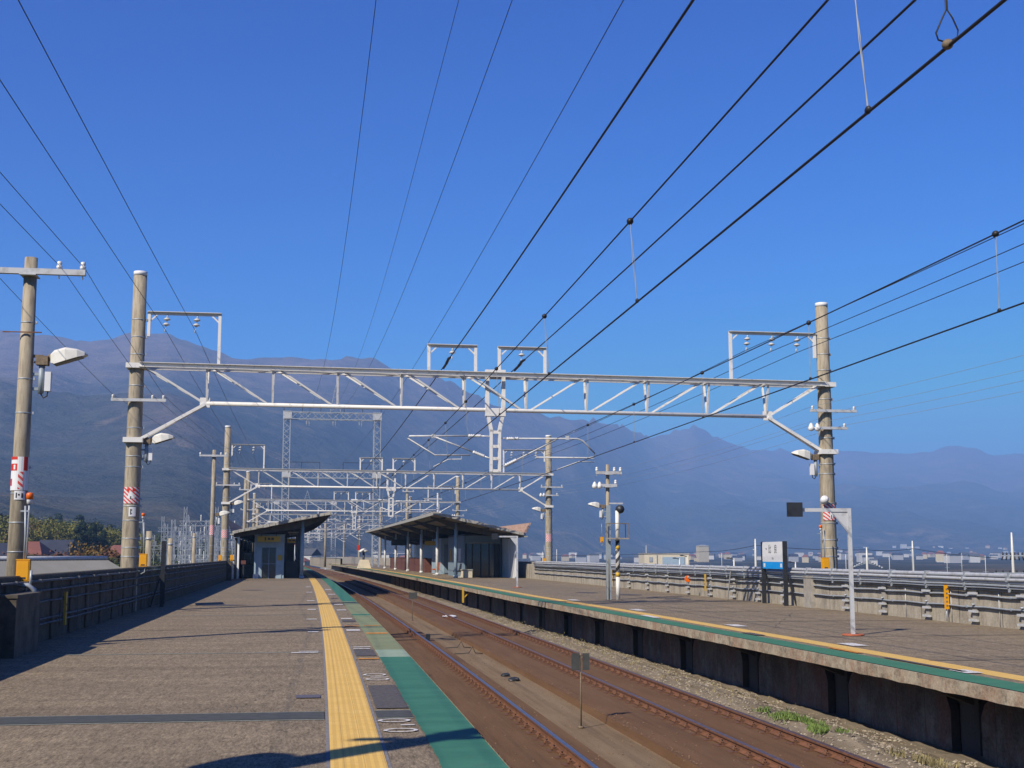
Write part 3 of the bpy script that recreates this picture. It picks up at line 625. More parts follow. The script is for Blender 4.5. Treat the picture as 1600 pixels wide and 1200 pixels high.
def make_portal(label, near=True):
    t = thing('catenary_portal', label, 'overhead line portal', (0, 0, 0), 0, 'white steel portals over the tracks')
    seg = 16
    for x, top in ((XL, 9.50), (XR, 9.22)):
        b = MB(); zz = [-3.0, 0, 3, 6, top]; b.tube([(x, 0, z) for z in zz], [.27, .245, .225, .205, .185], seg); b.m = 1
        for z in [1.5, 1.75, 2.0, 2.5, 2.9, 3.1, 4.0, 4.3, 5.1, 6.3, 7.2, 7.7, 8.2]:
            r = .245 - .0065 * z + .006; b.tube([(x, 0, z), (x, 0, z + .025)], r, seg); b.box(x + r - .02, x + r + .05, -.06, .0, z - .02, z + .05)
        p = b.build('pole', [M['conc_pole'], M['galv']], t)
        b = MB(); b.tube([(x, 0, top), (x, 0, top + .12)], .192, seg); b.build('pole_cap', M['white'], p)
    b = MB()
    zt = lambda x: 6.89 - (x + 5) * .0064; zl = lambda x: 5.86 - (x + 5) * .0058
    for y in (-.28, .28):
        b.bar((XL + .1, y, zt(XL)), (XR - .1, y, zt(XR)), .03, .13)
        for dz in (.06, -.06): b.bar((XL + .1, y - .045, zt(XL) + dz), (XR - .1, y - .045, zt(XR) + dz), .10 if dz > 0 else .05, .014)
    b.tube([(-3.25, 0, zl(-3.25)), (13.45, 0, zl(13.45))], .06, 8)
    vx = [-3.25, -1.40, .45, 2.30, 4.15, 6.0, 7.83, 9.7, 11.58, 13.45]
    for i, x in enumerate(vx):
        for y in (-.28, .28): b.bar((x, 0, zl(x)), (x, y, zt(x)), .055)
        b.bar((x, -.28, zt(x) - .02), (x, .28, zt(x) - .02), .05)
        if i < 9:
            x2 = vx[i + 1]
            for y in (-.28, .28):
                if i < 5: b.bar((x + .12, y, zt(x)), (x2 - .1, 0, zl(x2)), .05)
                else: b.bar((x + .1, 0, zl(x)), (x2 - .12, y, zt(x2)), .05)
            b.bar((x, -.28, zt(x)), (x2, .28, zt(x2)), .04)
    for y in (-.28, .28):
        b.bar((XL + .2, y, zt(XL) - .02), (-3.35, 0, zl(-3.25) + .02), .06); b.bar((XR - .2, y, zt(XR) - .02), (13.55, 0, zl(13.45) + .02), .06)
    for x, sg in ((-3.3, -1), (13.5, 1)): b.box(x - .14, x + .14, -.04, .04, zl(x) - .12, zl(x) + .16)
    b.build('truss_beam', M['white_steel'], t)
    for x, xe, z, sg in ((XL, -3.3, 4.76, 1), (XR, 13.5, 4.68, -1)):
        b = MB()
        for y in (-.1, .1): b.bar((x + sg * .12, y, z), (xe, y * .4, zl(xe) - .03), .085)
        b.build('knee_brace', M['white_steel'], t)
    for x, z in ((XL, 6.87), (XL, 4.76), (XR, 6.75), (XR, 4.68)):
        b = MB(); b.box(x - .27, x + .27, -.3, .3, z - .07, z + .07); b.build('clamp_collar', M['white_steel'], t)
    # frames standing on the beam
    def frame(x0, x1, zt_, zb0, zb1):
        b = MB(); b.bar((x0 - .05, .02, zt_), (x1 + .05, .02, zt_), .03, .08); b.bar((x0 - .05, -.03, zt_ + .045), (x1 + .05, -.03, zt_ + .045), .12, .014); b.bar((x0, 0, zb0), (x0, 0, zt_ - .03), .085); b.bar((x1, 0, zb1), (x1, 0, zt_ - .03), .085)
        for x, sg in ((x0, 1), (x1, -1)): b.bar((x, 0, zt_ - .25), (x + sg * .22, 0, zt_ - .04), .04)
        return b.build('wire_frame', M['white_steel'], t)
    frs = [frame(-4.93, -2.95, 8.42, 7.75, 6.93), frame(12.37, 15.08, 8.32, 6.84, 7.6), frame(3.10, 4.49, 7.68, 6.9, 6.9), frame(5.20, 6.58, 7.66, 6.9, 6.9)]
    for x, z, f in ((-4.42, 8.40, 0), (-3.58, 8.40, 0), (12.93, 8.29, 1), (13.72, 8.29, 1), (14.54, 8.29, 1), (3.80, 7.64, 2), (5.88, 7.62, 3)):
        b = MB(); disc_ins(b, x, 0, z, 2 if f < 2 else 1, (-.12 if f < 2 else -.05, 0)); b.build('disc_insulator', M['insul'], frs[f])
    # drop post
    b = MB()
    for x in (4.84, 5.32): b.bar((x, 0, 5.72), (x, 0, 7.0), .11, .16)
    b.box(4.78, 5.38, -.09, .09, 6.82, 7.0); b.box(4.78, 5.38, -.09, .09, 5.62, 5.84)
    b.bar((4.84, 0, 5.75), (4.97, 0, 5.16), .10, .14); b.bar((5.32, 0, 5.75), (5.20, 0, 5.16), .10, .14)
    b.box(4.92, 5.0, -.07, .07, 3.98, 5.22); b.box(5.17, 5.25, -.07, .07, 3.98, 5.22)
    for z in (5.14, 4.72, 4.36, 4.0): b.box(5.0, 5.17, -.06, .06, z - .04, z + .05)
    b.build('drop_post', M['white_steel'], t)
    # cantilevers
    b = MB(); r = .024
    b.tube([(4.28, 0, 5.03), (2.55, 0, 5.0), (2.50, 0, 4.93), (3.30, 0, 4.45), (4.35, 0, 4.46)], r, 8); b.tube([(3.25, 0, 5.0), (4.45, 0, 4.55)], r, 8)
    b.tube([(4.1, 0, 4.46), (4.08, 0, 4.34), (3.7, 0, 4.33), (3.26, 0, 4.11)], .016, 6); b.box(3.2, 3.3, -.03, .03, 4.95, 5.06)
    c1 = b.build('cantilever', M['galv_light'], t)
    b = MB(); rod_ins(b, (4.28, 0, 5.03), (4.66, 0, 5.03)); b.tube([(4.66, 0, 5.03), (4.95, 0, 5.02)], .02, 6); b.build('rod_insulator', M['porcelain'], c1); b = MB(); rod_ins(b, (4.42, 0, 4.56), (4.76, 0, 4.43)); b.tube([(4.76, 0, 4.43), (4.95, 0, 4.37)], .02, 6); b.build('rod_insulator', M['porcelain'], c1)
    b = MB()
    b.tube([(5.75, 0, 4.97), (7.55, 0, 4.99), (7.72, 0, 4.93), (8.08, 0, 4.56), (8.06, 0, 4.46), (7.9, 0, 4.42), (6.3, 0, 4.42)], r, 8); b.tube([(6.9, 0, 4.94), (5.72, 0, 4.34)], r, 8)
    b.tube([(7.75, 0, 4.42), (8.05, 0, 4.40), (8.07, 0, 4.30), (7.6, 0, 4.31), (6.93, 0, 4.06)], .016, 6); b.box(7.2, 7.3, -.03, .03, 4.95, 5.07)
    c2 = b.build('cantilever', M['galv_light'], t)
    b = MB(); rod_ins(b, (5.42, 0, 4.96), (5.78, 0, 4.97)); b.tube([(5.2, 0, 4.97), (5.42, 0, 4.97)], .02, 6); b.build('rod_insulator', M['porcelain'], c2); b = MB(); rod_ins(b, (5.38, 0, 4.17), (5.72, 0, 4.34)); b.tube([(5.2, 0, 4.08), (5.38, 0, 4.17)], .02, 6); b.build('rod_insulator', M['porcelain'], c2)
    # crossarms
    def arm(x0, x1, y, z, ins):
        b = MB(); b.box(x0, x1, y - .045, y + .045, z - .04, z + .04); a = b.build('crossarm', M['galv_light'], t)
        for xi in ins:
            b = MB(); b.lathe([(.022, 0), (.045, .02), (.03, .05), (.045, .06), (.03, .10), (.02, .11)], (xi, y, z + .04), 10); b.build('pin_insulator', M['porcelain'], a)
        return a
    arm(-5.85, -4.35, -.28, 5.88, (-5.8, -4.72, -4.42)); arm(14.78, 16.25, -.28, 5.93, (14.84, 16.18)); a = arm(15.0, 15.95, -.28, 5.40, (15.85,))
    for xi in (14.78, 14.98):
        b = MB(); b.lathe([(.03, -.12), (.085, -.09), (.10, -.02), (.075, .03), (.05, .09), (.02, .13)], (xi, -.28, 5.42), 12); b.build('pot_insulator', M['porcelain'], a)
    return t
PS = [36.85, 81.2, 125.5, 169.8, 214.1, 258.4, 302.7]
po = make_portal('nearest white lattice portal across both tracks, held by the two biggest concrete poles')
pn = ['second white portal, standing just in front of the two shelters', 'third white portal, seen between and above the shelter roofs', 'fourth white portal, its beam just above the left shelter roof', 'fifth white portal far down the line', 'sixth white portal far down the line, very small', 'farthest white portal where the tracks vanish']
po.location = P(PS[0], 0); po.rotation_euler = (0, 0, ang(PS[0]))
for s_, lb in zip(PS[1:], pn): copy_tree(po, None, lb, None, P(s_, 0), ang(s_))
# ---------------------------------------------------------------- wires along the line
def wire(l, z, sag, r, label, m='wire', s0=-7.5, s1=302.7, group=None, droppers=None, spans=None, lats=None, name='overhead_wire'):
    t = thing(name, label, 'wire', (0, 0, 0), 0, group)
    st = spans or ([s0] + PS); pts = []
    for i in range(len(st) - 1):
        a, c = st[i], st[i + 1]
        la = lats[i] if lats else l; lc = lats[i+1] if lats else l
        A = P(a, la, z); B = P(c, lc, z); n = 10 if i < 3 else 5
        for k in range(n):
            u = k / n; q = A.lerp(B, u); q.z = z - 4 * sag * u * (1 - u); pts.append(q)
    pts.append(P(st[-1], lats[-1] if lats else l, z))
    b = MB(); b.tube(pts, r, 6); b.build('wire_strand', M[m], t)
    return t, pts
g_ = 'overhead wires between the portals'
wire(3.68, 7.28, .16, .017, 'thick black feeder wire from the left centre frame of the portals', group=g_)
wire(5.88, 7.26, .16, .015, 'thick black feeder wire from the right centre frame of the portals', group=g_)
for l_, z_ in ((3.68, 7.28), (5.88, 7.26)):
    t = thing('wire_sleeve', 'thick black sleeve on the %s feeder wire at its insulator on the nearest portal' % ('left' if l_ < 4 else 'right'), 'wire sleeve')
    b = MB(); b.tube([P(36.3, l_, z_ - .01), P(36.85, l_, z_ + .02), P(37.2, l_, z_ - .02), P(38.2, l_, z_ - .06)], [.03, .045, .045, .03], 8); b.build('sleeve', M['wire'], t)
def contact_pair(lc, lm, lab, stag):
    latsm = [lm - stag] + [lm + (stag if i % 2 else 0) * 0 for i in range(len(PS))]
    latsc = [lc - stag] + [lc - (stag * 1.3 if i % 2 else 0) for i in range(len(PS))]
    tm, pm = wire(lm, 5.0, .13, .0085, 'messenger wire carrying the droppers above the ' + lab, group=g_, lats=latsm, name='messenger_wire')
    tc, pc = wire(lc, 4.06, .01, .0095, 'lowest contact wire of the ' + lab, group=g_, lats=latsc, name='contact_wire')
    def near(pts, s_):   # point of a polyline at station s
        for i in range(len(pts) - 1):
            if pts[i].y <= s_ <= pts[i+1].y:
                u = (s_ - pts[i].y) / (pts[i+1].y - pts[i].y); return pts[i].lerp(pts[i+1], u)
    ys = [6.55, 12.05, 17.2, 22.4, 27.6, 32.6] + [38 + 5.1 * i for i in range(14)]
    off = P(0, lc).y
    for j, y in enumerate(ys):
        a = near(pm, y + off); c = near(pc, y + off)
        if a is None or c is None: continue
        b = MB()
        for dd in (-.018, .018): b.tube([a + Vector((0, dd, 0)), a.lerp(c, .5) + Vector((dd * .6, dd, 0)), c + Vector((0, dd * .5, .02))], .0032, 5)
        b.build('dropper', M['wire_pale'], tm)
        b = MB(); b.ball(a, .036, (1, 1.3, 1), 5); b.build('dropper_clamp', M['wire'], tm); b = MB(); b.ball(c + Vector((0, 0, .012)), .024, (.8, 1.6, 1), 5); b.build('dropper_clamp', M['wire'], tm)
    return pm, pc, near
pm, pc, near = contact_pair(3.28, 3.22, 'near track', .28)
contact_pair(6.95, 6.95, 'far track', .0)
# the looped connector on the near contact wire
q = near(pc, 6.06); b = MB()
t = thing('wire_connector', 'dark looped jumper clamped on the lowest wire at the top right', 'wire clamp', q)
b.tube([(0, 0, .02), (-.045, 0, .035), (-.055, 0, .07), (-.02, 0, .15), (.0, 0, .19), (.0, .02, .95)], .0045, 6); b.tube([(.0, 0, .02), (.05, 0, .05), (.055, 0, .085), (.03, 0, .15), (.006, 0, .19), (.008, .02, .95)], .0045, 6); b.build('loop_wire', M['wire'], t)
b = MB(); b.ball((0, 0, .012), .026, (1.1, 1.3, 1), 6); b.build('clamp', M['oldbrown'], t)
g2 = 'feeder wires on the outer frames'
wire(12.88, 7.80, .15, .0095, 'outer feeder wire from the left insulator of the right portal frame', group=g2)
wire(13.68, 7.78, .15, .0095, 'outer feeder wire from the middle insulator of the right portal frame', group=g2)
wire(14.50, 7.76, .15, .0095, 'outer feeder wire from the right insulator of the right portal frame', group=g2)
wire(-4.45, 7.92, .12, .0075, 'black wire from the left insulator of the left portal frame', group=g2, lats=[-4.05] + [-4.45] * 7)
wire(-3.62, 7.92, .12, .0075, 'black wire from the right insulator of the left portal frame', group=g2, lats=[-3.3] + [-3.62] * 7)
g3 = 'thin signal wires between crossarms'
SPL = [-20, 23.1, 36.6, 80.6, 125.3]
for l0, l1, l2, z0, lb in ((-5.95, -5.80, -5.8, 6.62, 'leftmost thin wire of the pole crossarms by the left wall'), (-4.70, -4.72, -4.9, 6.62, 'middle thin wire of the pole crossarms by the left wall'), (-4.30, -4.42, -4.5, 6.62, 'rightmost thin wire of the pole crossarms by the left wall')):
    t = thing('signal_wire', lb, 'wire', (0, 0, 0), 0, g3); b = MB(); pts = []
    for A, B in ((P(-20, l0, 6.7), P(23.1, l0, z0)), (P(23.1, l0, z0), P(36.6, l1, 6.02)), (P(36.6, l1, 6.02), P(77, l2, 7.55)), (P(77, l2, 7.55), P(125, l2, 6.2))):
        for k in range(8): q = A.lerp(B, k / 8); q.z -= .12 * 4 * (k/8) * (1 - k/8) * (1 if A.y > 30 or A.y < 0 else .3); pts.append(q)
    b.tube(pts, .0055, 5); b.build('wire_strand', M['wire'], t)
for l0, z0, lb in ((14.84, 6.06, 'upper inner thin wire on the right poles'), (16.18, 6.06, 'upper outer thin wire on the right poles'), (14.98, 5.55, 'lower inner thin wire on the right poles'), (15.85, 5.5, 'lower outer thin wire on the right poles')):
    t = thing('signal_wire', lb, 'wire', (0, 0, 0), 0, g3); b = MB(); pts = []
    A0 = P(-7.5, l0, z0); A1 = P(36.6, l0, z0); A2 = P(81, l0, z0); A3 = P(125, l0, z0)
    for A, B in ((A0, A1), (A1, A2), (A2, A3)):
        for k in range(10): q = A.lerp(B, k / 10); q.z -= .35 * 4 * (k/10) * (1 - k/10); pts.append(q)
    b.tube(pts, .005, 5); b.build('wire_strand', M['grey_paint'], t)
g4 = 'high transmission wires from the lattice gantry'
for la, lb_, za, r, sag, lab in ((1.18, 1.2, 19.3, .011, 3.2, 'leftmost high wire coming from the far lattice gantry'), (3.35, 4.1, 19.3, .008, 3.2, 'faint second high wire from the far lattice gantry'), (4.75, 5.0, 19.3, .011, 3.2, 'third high wire from the far lattice gantry'), (5.3, 5.3, 12.6, .010, .9, 'rightmost high wire, from the lower beam of the far gantry')):
    t = thing('transmission_wire', lab, 'wire', (0, 0, 0), 0, g4); b = MB(); pts = []
    for k in range(41):
        u = k / 40; s_ = -75 + 240 * u; l = la + (lb_ - la) * max(0, (s_ - 36) / 129); q = P(s_, l, za - 4 * sag * u * (1 - u)); pts.append(q)
    b.tube(pts, r, 5); b.build('wire_strand', M['wire'], t)

# ---------------------------------------------------------------- lattice gantry far down the line
def lattice(b, x0, x1, y0, y1, z0, z1, n, w_=.09, axis='z'):
    if axis == 'z':
        cs = [(x0, y0), (x1, y0), (x1, y1), (x0, y1)]
        for c in cs: b.bar((*c, z0), (*c, z1), w_)
        for i in range(n):
            a = z0 + (z1 - z0) * i / n; c = z0 + (z1 - z0) * (i + 1) / n
            for k in range(4):
                p, q = cs[k], cs[(k + 1) % 4]
                if i % 2: p, q = q, p
                b.bar((*p, a), (*q, c), w_ * .6)
    else:
        cs = [(y0, z0), (y1, z0), (y1, z1), (y0, z1)]
        for c in cs: b.bar((x0, *c), (x1, *c), w_)
        for i in range(n):
            a = x0 + (x1 - x0) * i / n; c = x0 + (x1 - x0) * (i + 1) / n
            for k in range(4):
                p, q = cs[k], cs[(k + 1) % 4]
                if i % 2: p, q = q, p
                b.bar((a, *p), (c, *q), w_ * .6)
def gantry(s_, label, sc=1, withmid=True):
    t = thing('lattice_gantry', label, 'transmission gantry', P(s_, 0), ang(s_), 'lattice transmission gantries straddling the tracks')
    for x in (-1.3, 10.35):
        b = MB(); lattice(b, x - .42, x + .42, -.42, .42, -5, 20.0, 34, .11, 'z'); b.build('lattice_tower', M['galv'], t)
    for z in ((19.0, 11.4) if withmid else (19.0,)):
        b = MB(); lattice(b, -1.7, 10.8, -.45, .45, z, z + .9, 14, .10, 'x'); bm_ = b.build('lattice_beam', M['galv'], t)
        b = MB(); b.box(-1.8, -.7, -.5, .5, z - .05, z + 1.0); b.box(9.8, 10.9, -.5, .5, z - .05, z + 1.0); b.build('gusset_plate', M['galv_light'], bm_)
        b = MB()
        for x0, x1 in ((-1.7, 3.0), (6.0, 10.8)):
            b.bar((x0, -.4, z + 2.0), (x1, -.4, z + 2.0), .06)
            for x in (x0, (x0 + x1) / 2, x1): b.bar((x, -.4, z + .9), (x, -.4, z + 2.0), .06)
        b.build('handrail', M['dark'], bm_)
        if z > 15:
            for x in (1.2, 4.6, 8.0):
                b = MB(); disc_ins(b, x, -.3, z, 4); disc_ins(b, x + .35, .3, z, 4); b.build('disc_insulator', M['insul'], bm_)
            b = MB(); b.bar((4.2, 0, z + .9), (4.9, 0, z + 4.6), .07); b.bar((5.6, 0, z + .9), (4.9, 0, z + 4.6), .07)
            for k in range(4): b.bar((4.25 + k * .15, 0, z + 1.2 + k * .8), (5.5 - k * .15, 0, z + 1.6 + k * .8), .05)
            b.build('apex_frame', M['galv'], bm_)
    return t
gantry(165, 'tall grey lattice gantry with two cross beams above the left shelter')
g2_ = gantry(262, 'smaller lattice gantry farther down the line behind the tall one', withmid=False); g2_.scale = (1, 1, .62)

# ---------------------------------------------------------------- lamps, boxes, beacons, stickers (built once, copied)
def make_flood():
    t = thing('floodlight', 'x', 'floodlight')     # x points the way it shines
    b = MB()
    prof = [(.0, -.12, .04, .08), (.07, -.15, .10, .14), (.26, -.105, .14, .18), (.46, -.05, .10, .16), (.58, -.02, .045, .10), (.62, -.005, .01, .04)]   # x, z low, z high, half width
    vs = []
    for x, zl, zh, hw in prof:
        vs += [(x, -hw, zl), (x, hw, zl), (x, hw * .9, zl * .2 + zh * .8), (x, hw * .5, zh), (x, -hw * .5, zh), (x, -hw * .9, zl * .2 + zh * .8)]
    fs = []
    for i in range(len(prof) - 1):
        for k in range(6): fs.append((i*6 + k, i*6 + (k+1) % 6, (i+1)*6 + (k+1) % 6, (i+1)*6 + k))
    fs += [(5, 4, 3, 2, 1, 0), tuple((len(prof)-1)*6 + k for k in range(6))]
    b.add(vs, fs, False)
    Mx = Matrix.Translation((.30, 0, .30)) @ Matrix.Rotation(R(-4), 4, 'Y')
    b.v = [tuple(Mx @ Vector(v)) for v in b.v]; b.build('lamp_shade', M['lampwhite'], t)
    b = MB(); b.hexa([(.06, -.11, -.165), (.54, -.11, -.045), (.54, .11, -.045), (.06, .11, -.165), (.06, -.11, -.13), (.54, -.11, -.02), (.54, .11, -.02), (.06, .11, -.13)]); b.v = [tuple(Mx @ Vector(v)) for v in b.v]; b.build('lens', M['lens'], t)
    b = MB(); b.box(.06, .26, -.09, .09, .14, .30); b.ball((.30, 0, .28), .07, (1, 1, 1), 6); b.bar((.0, 0, .30), (.16, 0, .30), .05); b.bar((.02, 0, .2), (.2, 0, .1), .04); b.build('bracket', M['oldbrown'], t)
    b = MB(); b.tube([(.15, 0, .16), (.15, 0, -.36)], .05, 10); b.bar((-.02, 0, -.02), (.15, 0, -.02), .05); b.bar((-.02, 0, -.28), (.15, 0, -.28), .05); b.build('mounting_tube', M['grey_paint'], t)
    b = MB(); b.box(.22, .32, -.07, .07, -.32, .02); b.build('ballast_box', M['white'], t)
    b = MB(); b.tube([(.27, 0, -.32), (.26, 0, -.40), (.20, 0, -.44), (.15, 0, -.36)], .012, 6); b.build('cable', M['wire'], t)
    return t
fl0 = make_flood(); first = [True]
def flood(s_, l, z, rz, label, sc=1.0):
    loc = P(s_, l, z); a = ang(s_) + rz
    o = fl0 if first[0] else copy_tree(fl0); first[0] = False
    o['label'] = label; o['group'] = 'floodlights on the poles'; o.location = loc; o.rotation_euler = (0, 0, a); o.scale = (sc,) * 3
def make_jbox():
    t = thing('junction_box', 'x', 'junction box')
    b = MB(); b.box(-.10, .10, -.07, .07, 0, .34); b.box(-.107, .107, -.077, .0, .335, .35); b.build('box_body', M['yellow'], t)
    b = MB(); b.box(-.085, .085, -.078, -.07, .02, .32); b.build('box_door', M['yellow'], t)
    b = MB(); b.box(-.05, .05, -.083, -.078, .035, .065); b.build('name_plate', M['ink'], t)
    b = MB(); b.tube([(.0, 0, .35), (.0, 0, .75), (-.02, 0, 1.2)], .016, 8); b.tube([(.05, 0, 0), (.05, 0, -.14), (-.05, .02, -.2)], .018, 8); b.build('cable_pipe', M['galv'], t)
    return t
jb0 = make_jbox(); jf = [True]
def jbox(s_, l, z, label, sc=1.0):
    o = jb0 if jf[0] else copy_tree(jb0); jf[0] = False
    o['label'] = label; o['group'] = 'yellow boxes on the walls by the poles'; o.location = P(s_, l, z); o.rotation_euler = (0, 0, ang(s_)); o.scale = (sc,) * 3
def make_beacon():
    t = thing('warning_beacon', 'x', 'warning light')
    b = MB(); b.lathe([(.045, 0), (.05, .07), (.05, .08)], (0, 0, 0), 12); b.build('beacon_base', M['white'], t)
    b = MB(); b.lathe([(.058, .08), (.062, .16), (.05, .19), (.0, .195)], (0, 0, 0), 12); b.build('beacon_lens', M['orange'], t)
    b = MB(); b.tube([(0, 0, 0), (0, 0, -.16), (-.01, 0, -1.1)], .016, 6); b.bar((-.14, 0, -.12), (0, 0, -.12), .03); b.build('beacon_stem', M['galv'], t)
    return t
bc0 = make_beacon(); bf = [True]
def beacon(s_, l, z, label, sc=1.0):
    o = bc0 if bf[0] else copy_tree(bc0); bf[0] = False
    o['label'] = label; o['group'] = 'orange warning lights on the poles'; o.location = P(s_, l, z); o.rotation_euler = (0, 0, ang(s_)); o.scale = (sc,) * 3
def sticker(s_, x, z, r, h_, m, label, a0=-150, a1=-30, marks=None, name='warning_sticker'):
    t = thing(name, label, 'sticker', P(s_, 0, 0) , ang(s_)); n = 10; b = MB()
    for i in range(n):
        q = [R(a0 + (a1 - a0) * (i + k) / n) for k in (0, 1)]
        b.face([(x + r * math.cos(q[0]), r * math.sin(q[0]), z), (x + r * math.cos(q[1]), r * math.sin(q[1]), z), (x + r * math.cos(q[1]), r * math.sin(q[1]), z + h_), (x + r * math.cos(q[0]), r * math.sin(q[0]), z + h_)])
    b.build('sticker_sheet', m, t)
    for (c0, c1, z0, z1, mm) in (marks or []):
        b = MB(); n2 = 4; r2 = r + .003
        for i in range(n2):
            q = [R(c0 + (c1 - c0) * (i + k) / n2) for k in (0, 1)]
            b.face([(x + r2 * math.cos(q[0]), r2 * math.sin(q[0]), z0), (x + r2 * math.cos(q[1]), r2 * math.sin(q[1]), z0), (x + r2 * math.cos(q[1]), r2 * math.sin(q[1]), z1), (x + r2 * math.cos(q[0]), r2 * math.sin(q[0]), z1)])
        b.build('printed_mark', M[mm], t)
    return t
house = [(-115, -65, .14, .20, 'white'), (-108, -72, .20, .27, 'white'), (-100, -80, .27, .32, 'white'), (-94, -86, .12, .2, 'ink')]
def hm(z): return [(a, b, z + c, z + d, m) for a, b, c, d, m in house]
# left portal pole
flood(36.85, XL + .2, 4.52, 0, 'floodlight on the tall left pole just under the portal brace')
jbox(36.0, XL + .48, 1.24, 'yellow box beside the foot of the tall left portal pole')
beacon(36.6, XL + .36, 2.56, 'small orange warning light on the tall left portal pole', .8)
sticker(36.85, XL, 2.98, .236, .46, M['redwhite'], 'red and white striped warning sticker on the tall left pole', marks=hm(2.98) + [(-118, -100, 3.32, 3.40, 'red'), (-80, -62, 3.32, 3.40, 'red')])
sticker(36.85, XL, 2.62, .238, .26, M['white'], 'white number plate below the striped sticker on the tall left pole', -100, -52, [(-90, -84, 2.67, 2.83, 'ink'), (-82, -78, 2.68, 2.72, 'ink'), (-82, -78, 2.77, 2.82, 'ink')], 'pole_plate')
# right portal pole
flood(36.85, XR - .2, 4.30, math.pi, 'floodlight on the big right pole, pointing left')
jbox(36.2, XR - .42, 1.13, 'yellow box on the right wall beside the big pole')
beacon(36.6, XR - .36, 2.30, 'small orange warning light low on the big right pole', .8)
sticker(36.85, XR, 2.60, .240, .48, M['redwhite'], 'faded red and white striped sticker on the big right pole', marks=[(-98, -76, 2.66, 2.9, 'white'), (-92, -85, 2.66, 2.76, 'ink')])
t = thing('security_camera', 'white round-hooded camera on the big right pole above the stripes', 'camera', P(36.6, XR - .26, 3.25), ang(36.6))
b = MB(); b.lathe([(.05, .10), (.11, .05), (.125, -.02), (.12, -.10), (.10, -.12)], (0, -.1, .12), 14); b.v = [tuple(Matrix.Rotation(R(60), 4, 'X') @ Vector(v)) for v in b.v]; b.build('camera_hood', M['white'], t)
b = MB(); b.ball((0, -.15, .0), .085, (1, 1, 1), 8); b.build('camera_eye', M['dark'], t); b = MB(); b.bar((0, 0, 0), (.2, .1, -.15), .05); b.build('camera_bracket', M['galv'], t)
# second pair of poles
flood(81.2, XL + .2, 4.5, 0, 'floodlight on the pole of the second portal, left side'); flood(77, -5.65, 3.7, 0, 'lower floodlight on the slim pole beside the second portal')
jbox(80.2, XL + .5, 1.2, 'small yellow box on the left wall nearest the shelter'); jbox(76.5, -5.2, 1.2, 'small yellow box at the slim pole by the second portal')
flood(81.2, XR - .2, 4.2, math.pi, 'floodlight on the right pole of the second portal'); jbox(80.4, XR - .45, 1.0, 'tiny yellow box on the right wall beside the second portal pole')
sticker(81.2, XR, 2.4, .240, .5, M['redwhite'], 'red and white sticker on the right pole of the second portal'); sticker(81.2, XL, 2.6, .240, .5, M['redwhite'], 'pink striped sticker on the left pole of the second portal')

# ---------------------------------------------------------------- utility poles
def upole(s_, l, top, rb, rt, label, arms, bands=(1.6, 2.1, 2.6, 3.05, 4.0, 4.6, 5.6), lower=None, group='slim poles with crossarms'):
    t = thing('utility_pole', label, 'utility pole', P(s_, l), ang(s_), group)
    b = MB(); b.tube([(0, 0, -.3), (0, 0, top * .5), (0, 0, top)], [rb, (rb + rt) / 2, rt], 14); b.m = 1
    for z in bands:
        if z < top: r = rb + (rt - rb) * z / top + .005; b.tube([(0, 0, z), (0, 0, z + .02)], r, 14); b.box(r - .01, r + .04, -.04, 0, z - .01, z + .035)
    b.build('pole', [M['conc_pole'], M['galv']], t)
    for x0, x1, z, ins, pots in arms:
        b = MB(); b.box(x0, x1, -rt - .11, -rt - .01, z - .05, z + .05); b.box(-.14, .14, -rt - .13, rt + .02, z - .07, z - .052); a = b.build('crossarm', M['galv_light'], t)
        for xi in ins:
            b = MB(); b.lathe([(.02, 0), (.05, .02), (.055, .06), (.03, .07), (.045, .09), (.04, .14), (.015, .15)], (xi, -rt - .06, z + .05), 10); b.tube([(xi, -rt - .06, z - .12), (xi, -rt - .06, z)], .012, 6); b.build('pin_insulator', M['porcelain'], a)
        for xi in pots:
            b = MB(); b.lathe([(.03, -.12), (.085, -.09), (.10, -.02), (.075, .03), (.05, .09), (.02, .13)], (xi, -rt - .06, z), 12); b.build('pot_insulator', M['porcelain'], a)
    if lower: 
        b = MB(); b.box(-lower, lower, -lower, lower, 0, 3.3); b.build('pole_sleeve', M['grey_paint'], t)
    return t
upole(23.0, -5.22, 6.78, .165, .11, 'round concrete pole with a white crossarm at the left picture edge', [(-.95, .97, 6.50, (-.78, .52, .92), ())])
b = MB(); b.bar(P(22.85, -5.6, 5.42), P(22.85, -4.95, 5.42), .02); b.build('step_bar', M['rail'], None, 'thin rusty step bar through the pole at the left picture edge', 'step bar')
flood(23.0, -5.10, 4.72, 0, 'large white floodlight on the pole at the left picture edge')
jbox(22.5, -4.98, 1.12, 'large yellow box beside the pole at the left picture edge', 1.05)
beacon(22.7, -4.98, 2.42, 'orange and white warning light on the pole at the left picture edge')
PX = -5.22
sticker(23.0, PX, 2.66, .152, .58, M['white'], 'red and white warning poster wrapped round the pole at the left edge', -165, -15, [(-165, -100, 3.00, 3.12, 'red'), (-125, -112, 3.02, 3.10, 'white'), (-165, -100, 3.19, 3.24, 'red'), (-60, -30, 3.0, 3.24, 'red'), (-155, -135, 2.74, 2.86, 'red'), (-92, -60, 2.68, 2.98, 'redwhite')])
sticker(23.0, PX, 2.50, .155, .15, M['white'], 'small white number plate on the pole at the left edge', -110, -40, [(-100, -92, 2.53, 2.62, 'ink'), (-86, -76, 2.57, 2.60, 'ink'), (-66, -55, 2.53, 2.61, 'ink')], 'pole_plate')
t = thing('conduit', 'grey pipe elbow with couplings at the foot of the left edge pole', 'pipe', P(22.3, WL, 0), ang(22.3))
